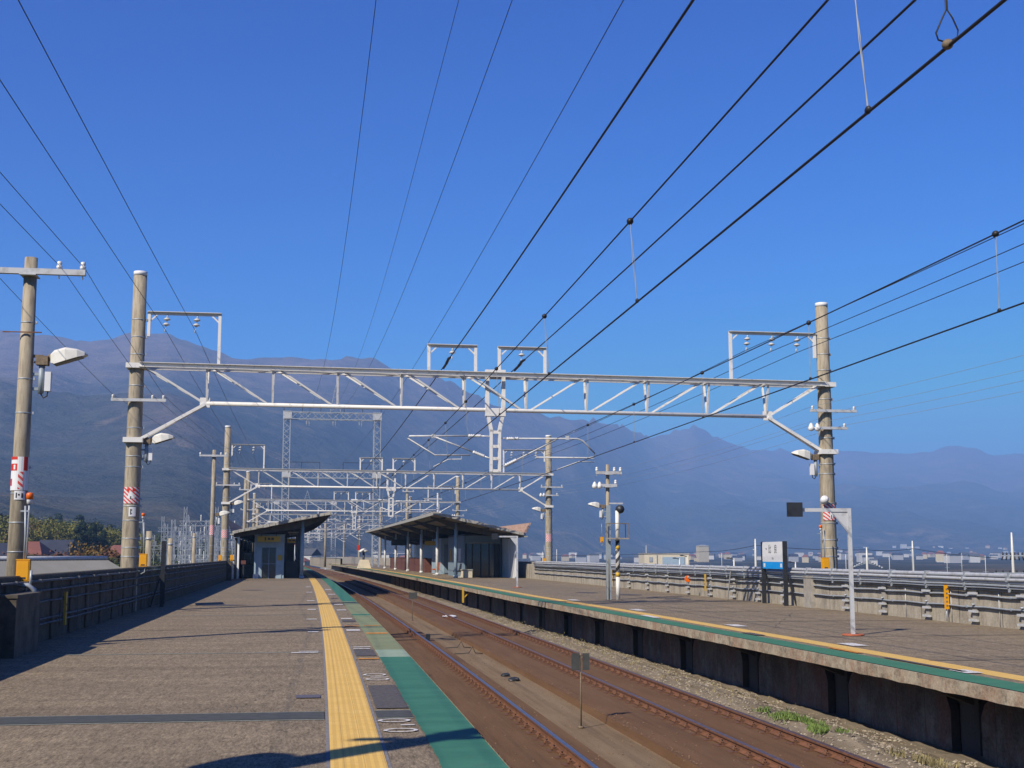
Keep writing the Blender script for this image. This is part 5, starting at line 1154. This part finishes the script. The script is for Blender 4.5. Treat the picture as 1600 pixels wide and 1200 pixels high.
t = thing('red_signal', 'small red signal disc hanging by the far shelter end', 'signal', P(151, 7.2), ang(150)); b = MB(); b.box(-.15, .15, -.05, .05, 2.1, 2.7); b.build('disc', M['red'], t); b = MB(); b.bar((0, 0, 2.7), (0, 0, 4), .06); b.build('hanger', M['dark'], t)
t = thing('red_signal', 'small red signal on a pole far down the line between the shelters', 'signal', P(215, 1.2), ang(215)); b = MB(); b.lathe([(0, -.1), (.3, -.05), (.3, .05), (0, .1)], (0, 0, 3.4), 12, 'y'); b.build('disc', M['red'], t); b = MB(); b.tube([(0, 0, -1), (0, 0, 3.3)], .08, 8); b.bar((0, 0, 3.4), (-1.2, 0, 3.7), .08); b.build('post', M['galv'], t)
t = thing('step_bracket', 'small yellow bracket hanging on the far platform edge', 'bracket', P(62, FE(62) - .03, 0), ang(62)); b = MB(); b.bar((0, 0, -.75), (0, 0, -.02), .09); b.bar((.3, 0, -.25), (0, 0, -.55), .05); b.build('bracket_arm', M['yellow_dull'], t)

# walls and end structures far along the line
t = thing('end_wall', 'low pale concrete wall where the right platform ends', 'wall'); b = MB(); b.sweep([(8.2, -1), (8.2, 1.0), (8.5, 1.0), (8.5, -1)], 205, 320, 3); b.build('wall_panel', M['conc_light'], t); b = MB(); b.sweep([(8.1, 1.02), (8.6, 1.02), (8.6, 1.1), (8.1, 1.1)], 205, 320, 3, closed=True, cap=True); b.build('coping', M['galv_light'], t)
t = thing('end_wall', 'pale low wall beyond the left shelter beside the track', 'wall'); b = MB(); b.sweep([(.9, -1), (.9, .35), (.6, .35), (.6, -1)], 200, 320, 3); b.build('wall_panel', M['conc_light'], t); b = MB(); b.sweep([(.95, .36), (.55, .36), (.55, .42), (.95, .42)], 200, 320, 3, closed=True, cap=True); b.build('coping', M['fascia'], t)

# ---------------------------------------------------------------- yard of steel frames left of the line
sf = thing('substation_frame', 'grey steel frame with insulators in the yard left of the line', 'substation frame', (0, 0, 0), 0, 'steel frames of the substation yard')
for x in (-2.2, 2.2):
    b = MB(); lattice(b, x - .2, x + .2, -.2, .2, 0, 11, 14, .06); b.build('lattice_post', M['galv'], sf)
for z in (6.0, 9.2):
    b = MB(); lattice(b, -3.0, 3.0, -.2, .2, z, z + .45, 9, .05, 'x'); bm_ = b.build('cross_beam', M['galv'], sf)
    for x in (-1.8, 0, 1.8):
        b = MB(); disc_ins(b, x, 0, z, 4); b.build('hanging_insulator', M['insul'], bm_); b = MB(); b.lathe([(.08, 0), (.12, .1), (.08, .2), (.12, .3), (.08, .4), (.12, .5), (.06, .6)], (x, 0, z + .45), 8); b.build('insulator_stack', M['insul'], bm_)
b = MB()
for y in (-3.5, 3.5): b.tube([(-3, y, 4.6), (3, y, 4.6)], .05, 6)
for x in (-1.8, 0, 1.8): b.tube([(x, -3.5, 4.6), (x, 3.5, 4.6)], .04, 6); b.tube([(x, -3.5, 0), (x, -3.5, 4.6)], .06, 6)
b.build('busbar', M['galv_light'], sf)
spots = [(262, 190, 1.0), (280, 178, .85), (296, 205, 1.25), (312, 185, 1.0), (325, 215, 1.2), (288, 240, 1.1), (305, 262, 1.45), (272, 232, 1.0), (355, 230, 1.1), (372, 260, 1.2), (345, 300, 1.3), (318, 320, 1.5), (390, 330, 1.3), (296, 300, 1.1), (365, 170, .75)]
for i, (px, Y, sc) in enumerate(spots):
    o = sf if i == 0 else copy_tree(sf); p = at(px, 880, Y); o.location = (p.x, p.y, -8.2); o.rotation_euler = (0, 0, .2 + .15 * (i % 3)); o.scale = (sc, sc, (1.15 + .12 * (i % 4)))
for i, (px, top, Y) in enumerate(((231, 830, 60), (265, 841, 75), (302, 833, 110))):
    p = at(px, 884, Y); tp = at(px, top, Y); t = thing('concrete_post', 'short bare concrete post beyond the left wall, %s' % ('just right of the tall portal pole', 'right of the edge-on sign', 'in front of the steel frames')[i], 'post', (p.x, p.y, -8), 0, 'bare posts beyond the left wall')
    b = MB(); b.tube([(0, 0, 0), (0, 0, tp.z + 8)], [.2, .14], 10); b.build('post_shaft', M['conc_pole'], t); b = MB(); b.tube([(0, 0, tp.z + 7.6), (0, 0, tp.z + 7.7)], .16, 10); b.build('post_band', M['galv'], t)

# ---------------------------------------------------------------- houses near the left wall
def house_thing(px, Y, zbase, w_, d_, h_, rh, rz, wallm, roofm, label, name='house', cat='house', hip=False, group=None, windows=True, loc=None):
    p = loc or at(px, 875, Y); t = thing(name, label, cat, (p.x, p.y, zbase), rz, group)
    b = MB(); b.box(-w_/2, w_/2, -d_/2, d_/2, 0, h_)
    if not hip: b.add([(-w_/2, -d_/2, h_), (-w_/2, d_/2, h_), (-w_/2, 0, h_ + rh * .9), (w_/2, -d_/2, h_), (w_/2, d_/2, h_), (w_/2, 0, h_ + rh * .9)], [(0, 1, 2), (3, 5, 4)])
    wl = b.build('wall', wallm, t)
    b = MB(); e = .5; q = w_ * .28 if hip else -e
    A = [(-w_/2 - e, -d_/2 - e, h_ - .1), (w_/2 + e, -d_/2 - e, h_ - .1), (w_/2 + e, d_/2 + e, h_ - .1), (-w_/2 - e, d_/2 + e, h_ - .1), (-w_/2 + q, 0, h_ + rh), (w_/2 - q, 0, h_ + rh)]
    A += [(x, y, z + .16) for x, y, z in A]
    b.add(A, [(6, 7, 11, 10), (7, 8, 11), (8, 9, 10, 11), (9, 6, 10), (0, 4, 5, 1), (1, 5, 2), (2, 5, 4, 3), (3, 4, 0), (0, 1, 7, 6), (1, 2, 8, 7), (2, 3, 9, 8), (3, 0, 6, 9)]); b.build('roof', roofm, t)
    if windows:
        nf = max(1, int(h_ / 3))
        for f_ in range(nf):
            for k in range(max(1, int(w_ / 3))):
                x = -w_/2 + 1.5 + k * 3; z = f_ * 3 + 1.1
                b = MB(); b.box(x - .7, x + .7, -d_/2 - .04, -d_/2 - .002, z, z + 1.2); wn = b.build('window', M['glass'], t)
                b = MB(); b.box(x - .8, x + .8, -d_/2 - .1, -d_/2 - .005, z - .1, z - .005); b.box(x - .8, x + .8, -d_/2 - .1, -d_/2 - .005, z + 1.205, z + 1.28); b.build('frame', M['white'], wn)
    return t
M['roof_red'] = mat('red_tiled_roof', (.22, .085, .06), .8, var=.15, scale=1); M['roof_dark'] = mat('dark_tiled_roof', (.045, .048, .058), .5, var=.2, scale=1); M['roof_grey'] = mat('grey_tiled_roof', (.075, .078, .085), .9, var=.2, scale=1)
M['w_cream'] = mat('cream_render', (.52, .45, .30), .9, var=.1, scale=.7); M['w_white'] = mat('white_render', (.52, .51, .48), .9, var=.06, scale=.7); M['w_brown'] = mat('brown_boards', (.22, .13, .07), .9, var=.15, scale=1); M['w_grey'] = mat('grey_render', (.40, .40, .40), .9, var=.08)
def hz(px, ytop, Y, wpx, d_, hh, rh, rz, wm, rm, label, **kw):     # ridge of the roof at pixel height ytop
    tp = at(px, ytop, Y); zb = -8.2; total = tp.z - zb; return house_thing(px, Y, zb, wpx * Y / FPX, d_, total - rh, rh, rz, M[wm], M[rm], label, **kw)
gh = 'houses beyond the left wall'
hz(52, 848, 170, 36, 7, 0, 1.5, .1, 'w_cream', 'roof_red', 'cream house with a red hipped roof left of the first pole gap', hip=True, group=gh)
hz(88, 845, 200, 42, 8, 0, 2.3, .05, 'w_brown', 'roof_dark', 'two-storey brown house with a wide dark tiled roof', group=gh)
hz(98, 864, 165, 16, 6, 0, 1.2, 1.4, 'w_white', 'roof_dark', 'small white-walled annex in front of the dark-roofed house', group=gh)
hz(188, 853, 240, 48, 8, 0, 1.6, .1, 'w_brown', 'roof_red', 'house with a dull red roof half hidden by trees', hip=True, group=gh)
hz(5, 850, 200, 40, 8, 0, 2, .2, 'w_grey', 'roof_dark', 'grey house with dark roof at the very left edge', group=gh)
hz(238, 862, 330, 16, 7, 0, 1.4, .1, 'w_white', 'roof_grey', 'small pale house between the bare posts', group=gh)
hz(20, 868, 150, 20, 6, 0, 1.3, .1, 'w_brown', 'roof_dark', 'low brown shed behind the left edge pole', group=gh)
# long tiled roof just behind the wall
t = thing('long_building', 'long low building with a grey tiled roof close behind the left wall', 'building', (0, 0, 0), 0)
A0 = at(-40, 877, 66); A1 = at(166, 875.5, 74)
b = MB(); dv = (A1 - A0).normalized(); nv = Vector((dv.y, -dv.x, 0))
n = 90
for i in range(n):
    p = A0.lerp(A1, i / n); q = A0.lerp(A1, (i + 1) / n); m_ = (p + q) / 2 + Vector((0, 0, .09))
    for a_, c_ in ((p, m_), (m_, q)): b.face([a_ + nv * 4.5 - Vector((0, 0, 1.9)), c_ + nv * 4.5 - Vector((0, 0, 1.9)), c_, a_]); b.face([a_ - nv * 4.5 - Vector((0, 0, 1.9)), a_, c_, c_ - nv * 4.5 - Vector((0, 0, 1.9))])
rf = b.build('roof', M['roof_dark'], t, recalc=False)
b = MB(); b.tube([A0 + Vector((0, 0, .12)), A1 + Vector((0, 0, .12))], .13, 8); b.build('ridge_cap', M['galv_light'], rf)
b = MB(); b.hexa([A0 + nv * 4 - Vector((0, 0, 12)), A1 + nv * 4 - Vector((0, 0, 12)), A1 - nv * 4 - Vector((0, 0, 12)), A0 - nv * 4 - Vector((0, 0, 12)), A0 + nv * 4 - Vector((0, 0, 1.85)), A1 + nv * 4 - Vector((0, 0, 1.85)), A1 - nv * 4 - Vector((0, 0, 1.85)), A0 - nv * 4 - Vector((0, 0, 1.85))]); b.build('wall', M['w_cream'], t)

# ---------------------------------------------------------------- trees on the left
def tree_mesh(kind, n, seed):
    rnd = random.Random(seed); b = MB(); cl = []
    if kind == 'cedar':
        for i in range(34): z = rnd.random() ** .8; a = rnd.random() * 6.28; rr = (1 - z) * .26 * rnd.uniform(.4, 1); cl.append((Vector((rr * math.cos(a), rr * math.sin(a), .12 + .86 * z)), .045 + .07 * (1 - z)))
    elif kind == 'bamboo':
        for i in range(30): a = rnd.random() * 6.28; z = rnd.uniform(.25, .95); rr = rnd.random() ** .5 * .34 * (1 - abs(z - .6) * .7); cl.append((Vector((rr * math.cos(a), rr * math.sin(a), z)), rnd.uniform(.07, .12)))
    else:
        for i in range(26): a = rnd.random() * 6.28; u = rnd.uniform(-1, 1); q = math.sqrt(1 - u * u); k = rnd.uniform(.55, 1); cl.append((Vector((q * math.cos(a) * .40 * k, q * math.sin(a) * .40 * k, .62 + u * .30 * k)), rnd.uniform(.09, .15)))
    for _ in range(n):
        c, r = rnd.choice(cl); d = Vector((rnd.gauss(0, 1), rnd.gauss(0, 1), rnd.gauss(0, 1))).normalized() * r * rnd.uniform(.5, 1.05); p = c + d
        u = Vector((rnd.gauss(0, 1), rnd.gauss(0, 1), rnd.gauss(0, 1))).normalized(); v = u.cross((d.normalized() + Vector((rnd.random(), rnd.random(), rnd.random())) * .6).normalized()).normalized(); s_ = rnd.uniform(.010, .020)
        b.face([p - u * s_, p - v * s_ * .6, p + u * s_, p + v * s_ * .6])
    return b, cl
TM = {}
def leafmat(name, a, c):
    m = mat(name, c, .8, scale=9, col2=a, lo=.3, hi=.7, spec=.2); return m
LM = {'bamboo': leafmat('yellow_green_leaves', (.10, .11, .025), (.24, .22, .055)), 'cedar': leafmat('dark_cedar_leaves', (.010, .022, .012), (.028, .045, .022)), 'orange': leafmat('autumn_leaves', (.13, .08, .025), (.26, .16, .045)), 'green': leafmat('olive_green_leaves', (.03, .045, .015), (.08, .10, .035)), 'brown': leafmat('red_brown_leaves', (.08, .035, .022), (.17, .075, .045))}
M['bark'] = mat('bark', (.09, .065, .045), .9, var=.3, scale=5)
protos = {}
for k in LM:
    for v in range(2):
        kk = 'cedar' if k == 'cedar' else ('bamboo' if k == 'bamboo' else 'round')
        b, cl = tree_mesh(kk, 3600, hash(k + str(v)) % 999 if False else (len(k) * 31 + v * 7))
        t = thing({'cedar': 'cedar_tree', 'bamboo': 'bamboo_clump'}.get(k, 'broadleaf_tree'), 'x', 'tree'); b.build('crown', LM[k], t, recalc=False)
        b = MB(); b.tube([(0, 0, 0), (.01, 0, .3), (0, .01, .75)], [.028, .018, .005], 8)
        for c, r in cl[:10]: b.tube([(0, 0, c.z * .55), tuple(c)], [.008, .003], 5)
        b.build('trunk', M['bark'], t); protos[(k, v)] = [t, False]
kl = {'bamboo': 'yellow-green bamboo-like tree in the belt beyond the left wall houses', 'cedar': 'dark pointed cedar in the dark clump behind the left houses', 'orange': 'golden autumn tree beyond the left wall', 'green': 'olive green round tree beyond the left wall', 'brown': 'reddish brown autumn tree low beyond the left wall'}
def tree(k, px, ytop, Y, wid, i):
    pr_ = protos[(k, i % 2)]; o = pr_[0] if not pr_[1] else copy_tree(pr_[0]); pr_[1] = True
    tp = at(px, ytop, Y); H = tp.z + 8.2; o.location = (tp.x, Y, -8.2); o.rotation_euler = (0, 0, random.random() * 6.28); o.scale = (wid * H, wid * H, H); o['label'] = kl[k]; o['group'] = k + ' trees beyond the left wall'
rt = random.Random(3)
for i in range(40):   # far yellow-green belt
    px = -60 + i * 7.6 + rt.uniform(-4, 4); tree('bamboo' if rt.random() < .8 else 'orange', px, interp(px, [-60, 60, 110, 170, 240], [803, 808, 815, 828, 842]) + rt.uniform(-3, 5), 300 + rt.uniform(-25, 30), .95, i)
for i, (px, yt) in enumerate(((122, 822), (130, 817), (139, 826), (146, 818), (155, 820), (162, 830), (150, 826), (134, 830))): tree('cedar', px, yt, 262 + i * 3, .95, i)
for i, (px, yt, k, Y) in enumerate(((150, 846, 'orange', 150), (140, 853, 'brown', 146), (163, 850, 'orange', 155), (172, 858, 'green', 140), (125, 852, 'green', 158), (118, 858, 'brown', 150), (180, 862, 'green', 135), (195, 866, 'green', 135), (205, 860, 'brown', 160), (76, 862, 'brown', 160), (12, 860, 'brown', 140), (-8, 858, 'green', 140), (215, 858, 'green', 230), (226, 862, 'green', 230), (240, 868, 'brown', 200), (252, 870, 'green', 210), (275, 872, 'green', 215), (322, 874, 'green', 250), (70, 870, 'brown', 150), (110, 868, 'green', 145))): tree(k, px, yt, Y, 1.15, i)
for i in range(34):   # dark wood on the foothill
    px = -40 + i * 14 + rt.uniform(-6, 6); tree('green' if i % 3 else 'cedar', px, interp(px, [0, 120, 200, 300, 440], [800, 806, 822, 840, 862]) + rt.uniform(-5, 5), 470 + rt.uniform(-50, 50), 1.2, i)

# ---------------------------------------------------------------- buildings and masts right of the line
hh = thing('warehouse', 'flat-roofed cream building with pale blue shutters beyond the right wall', 'building', (0, 0, 0), 0)
A = at(1007, 885, 330); B = at(1077, 885, 330); C2 = at(1007, 866, 330)
b = MB(); b.box(A.x, B.x, 330, 345, -8.2, C2.z); b.build('wall', M['cream'], hh)
b = MB(); b.box(A.x - .1, B.x + .1, 329.9, 345.1, C2.z, C2.z + .25); b.build('roof_edge', M['fascia'], hh)
b = MB(); b.box(A.x + 4.6, B.x - 1.2, 329.85, 329.95, 0 - 5, C2.z - .7); b.build('shutter', M['paleblue'], hh)
b = MB(); b.box(A.x + 1.2, A.x + 2.1, 329.85, 329.95, C2.z - 1.9, C2.z - .7); b.build('window', M['galv'], hh)
b = MB(); b.box(A.x + 3.1, A.x + 3.3, 329.8, 329.98, -5, C2.z - .1); b.build('downpipe', M['galv'], hh)
gm = 'street poles beyond the right wall'
def mast(px, ytop, Y, label, kind):
    p = at(px, 885, Y); tp = at(px, ytop, Y); H = tp.z + 8.2; t = thing('street_pole', label, 'utility pole', (p.x, Y, -8.2), 0, gm)
    b = MB(); b.tube([(0, 0, 0), (0, 0, H * .85), (0, 0, H)], [.17, .13, .07], 10); b.build('pole', M['lampwhite'], t)
    if kind == 1:
        for z, w_ in ((H - 2.2, 1.1), (H - 3.8, 1.8)):
            b = MB(); b.box(-w_, w_, -.08, .08, z, z + .12); a = b.build('crossarm', M['galv'], t)
            for x in [-w_ + .2 + k * (2 * w_ - .4) / 5 for k in range(6)]:
                b = MB(); b.tube([(x, 0, z), (x * 1.15, 0, z - .35)], .07, 6); b.lathe([(.06, 0), (.09, .1), (.04, .25)], (x, 0, z + .12), 8); b.build('insulator', M['dark'], a)
        b = MB(); b.lathe([(.3, -.5), (.35, 0), (.3, .5)], (-.45, 0, H - 4.8), 10); b.build('transformer', M['dark'], t)
    elif kind == 2:
        b = MB()
        for sg_ in (-1, 1):
            for k in range(5): b.tube([(0, 0, H - 1.4 - k * .1), (sg_ * (.6 + .28 * k), 0, H - 1.75 - .14 * k)], .05, 5); b.ball((sg_ * (.6 + .28 * k), 0, H - 1.8 - .14 * k), .13, (1, 1, 1), 5)
        b.build('cable_spreader', M['galv'], t)
    elif kind == 3:
        b = MB(); b.bar((0, 0, H - .15), (-.7, 0, H), .12, .12); b.ball((-.8, 0, H), .2, (1.6, 1, .5), 6); b.build('lamp_arm', M['dark'], t)
    else:
        b = MB(); b.tube([(0, 0, H - 1.4), (-.3, 0, H - 1.2)], .06, 6); b.box(-.9, .9, -.06, .06, H - 5.2, H - 5.1); b.build('crossarm', M['galv'], t)
mast(1181, 842, 150, 'white pole with a short crossarm left of the station name sign', 0); mast(1355, 855, 150, 'pole with drooping spreader of insulators right of the monitor post', 2); mast(1427, 845, 160, 'plain white pole in the gap before the right edge', 0); mast(1583, 832, 120, 'pole crowded with crossarms near the right picture edge', 1)
mast(1062, 872, 200, 'dark street lamp in front of the cream warehouse', 3); mast(1074, 868, 190, 'taller dark street lamp at the right end of the cream warehouse', 3); mast(1147, 872, 180, 'dark street lamp halfway between warehouse and name sign', 3); mast(1243, 878, 170, 'dark street lamp just right of the name sign', 3)
t = thing('street_wire', 'long sagging wire between the street poles beyond the right wall', 'wire'); b = MB(); pts = []
ks = [(830, 868, 260), (1100, 862, 200), (1181, 852, 150), (1355, 859, 150), (1427, 857, 160), (1583, 873, 122)]
for i in range(len(ks) - 1):
    p = at(*ks[i]); q = at(*ks[i+1])
    for k in range(8): r_ = p.lerp(q, k / 8); r_.z -= .8 * (k/8) * (1 - k/8); pts.append(r_)
b.tube(pts, .03, 5); b.build('wire_strand', M['wire'], t)
# far town: houses one by one, small and individually placed
def far_proto(w_, d_, h_, rh, wm, rm, label, hip, nm='town_house'):
    t = thing(nm, label, 'house'); t2 = house_thing(0, 100, 0, w_, d_, h_, rh, 0, M[wm], M[rm], label, nm, 'house', hip, windows=False, loc=Vector((0, 0, 0))); bpy.data.objects.remove(t); return t2
fp = [far_proto(12, 9, 6, 2.2, 'w_white', 'roof_grey', 'tiny white house with a grey roof in the distant town below the mountains', False), far_proto(10, 8, 6, 2.2, 'w_cream', 'roof_red', 'tiny cream house with a reddish roof in the distant town', True), far_proto(16, 10, 9, 1.2, 'w_white', 'roof_grey', 'small pale block in the distant town', True), far_proto(13, 9, 6, 2.4, 'w_grey', 'roof_dark', 'tiny grey house with a dark roof in the distant town', False)]
used = [False] * 4
rt = random.Random(11)
def gz(px, r): return terr(px, r)
for i in range(250):
    k = rt.choice((0, 0, 1, 1, 2, 3, 3)); px = rt.uniform(820, 1680) if i < 190 else rt.uniform(470, 640)
    r = rt.uniform(1300, 4200) if i < 190 else rt.uniform(900, 1900)
    if i < 190: r = min(r, interp(px, [820, 1000, 1600], [2100, 2800, 3900]))
    else: r = rt.uniform(.55, .95) * interp(px, [300, 600, 1000], [560, 1500, 2600])
    az = (px - 800) / FPX; q = math.hypot(az, 1); o = fp[k] if not used[k] else copy_tree(fp[k]); used[k] = True
    sc = rt.uniform(.55, .95); o.location = (az * r / q, r / q, gz(px, r) - .3 + rt.uniform(0, 2)); o.rotation_euler = (0, 0, rt.uniform(-.5, .5)); o.scale = (sc, sc, sc * rt.uniform(.9, 1.5)); o['group'] = 'houses of the distant town'
p = at(1098, 884, 1500); hb = house_thing(0, 0, -8, 12, 10, 20, 1, .2, M['w_cream'], M['fascia'], 'beige block tower standing out of the distant town', 'tower_block', 'building', True, windows=False, loc=Vector((p.x, 1500, 0)))
for i, (px, yt) in enumerate(((848, 862), (870, 858), (900, 864), (1010, 852), (1128, 864), (1300, 862), (1322, 866), (1390, 868), (1480, 866), (1503, 864), (1540, 868), (620, 868), (1205, 862))):
    mast(px, yt, 420 + 30 * (i % 5), 'thin distant pole in the town, ' + ('left of the striped column', 'just left of the striped column', 'left of the striped column, farther off', 'left of the warehouse roof', 'right of the beige block tower', 'left of the big right pole foot', 'behind the big right pole foot', 'between the spreader pole and the plain white pole', 'right of the plain white pole', 'second right of the plain white pole', 'left of the crowded right pole', 'between the two shelters', 'behind the name sign')[i], 0)

# ---------------------------------------------------------------- haze: one closed volume round everything
b = MB(); b.box(-15500, 15500, -7000, 16800, -10, 750); hz_ = b.build('haze', None, kind='stuff') if False else None
m = bpy.data.materials.new('haze_air'); m.use_nodes = True; n = m.node_tree
for x in list(n.nodes):
    if x.type != 'OUTPUT_MATERIAL': n.nodes.remove(x)
out = [x for x in n.nodes if x.type == 'OUTPUT_MATERIAL'][0]; pv = n.nodes.new('ShaderNodeVolumePrincipled')
pv.inputs['Color'].default_value = (.28, .505, .88, 1); pv.inputs['Density'].default_value = .00022; pv.inputs['Anisotropy'].default_value = .0
n.links.new(pv.outputs[0], out.inputs['Volume'])
hz_ = b.build('haze', m, None, 'thin blue air haze over the valley', 'haze', kind='stuff')
# base colours darkened evenly against the raised exposure, so shaded areas come out deeper
for m_ in bpy.data.materials:
    if not m_.use_nodes or m_.name in ('haze_air',): continue
    n_ = m_.node_tree; b_ = n_.nodes.get('Principled BSDF')
    if not b_ or not b_.inputs['Base Color'].is_linked or m_.name == 'mountain_forest': continue
    src = b_.inputs['Base Color'].links[0].from_socket; h_ = n_.nodes.new('ShaderNodeHueSaturation'); h_.inputs['Value'].default_value = .80; h_.inputs['Saturation'].default_value = 1.04
    n_.links.new(src, h_.inputs['Color']); n_.links.new(h_.outputs[0], b_.inputs['Base Color'])
print('max z', max(v.co.z for v in bpy.data.objects['mountains'].data.vertices))
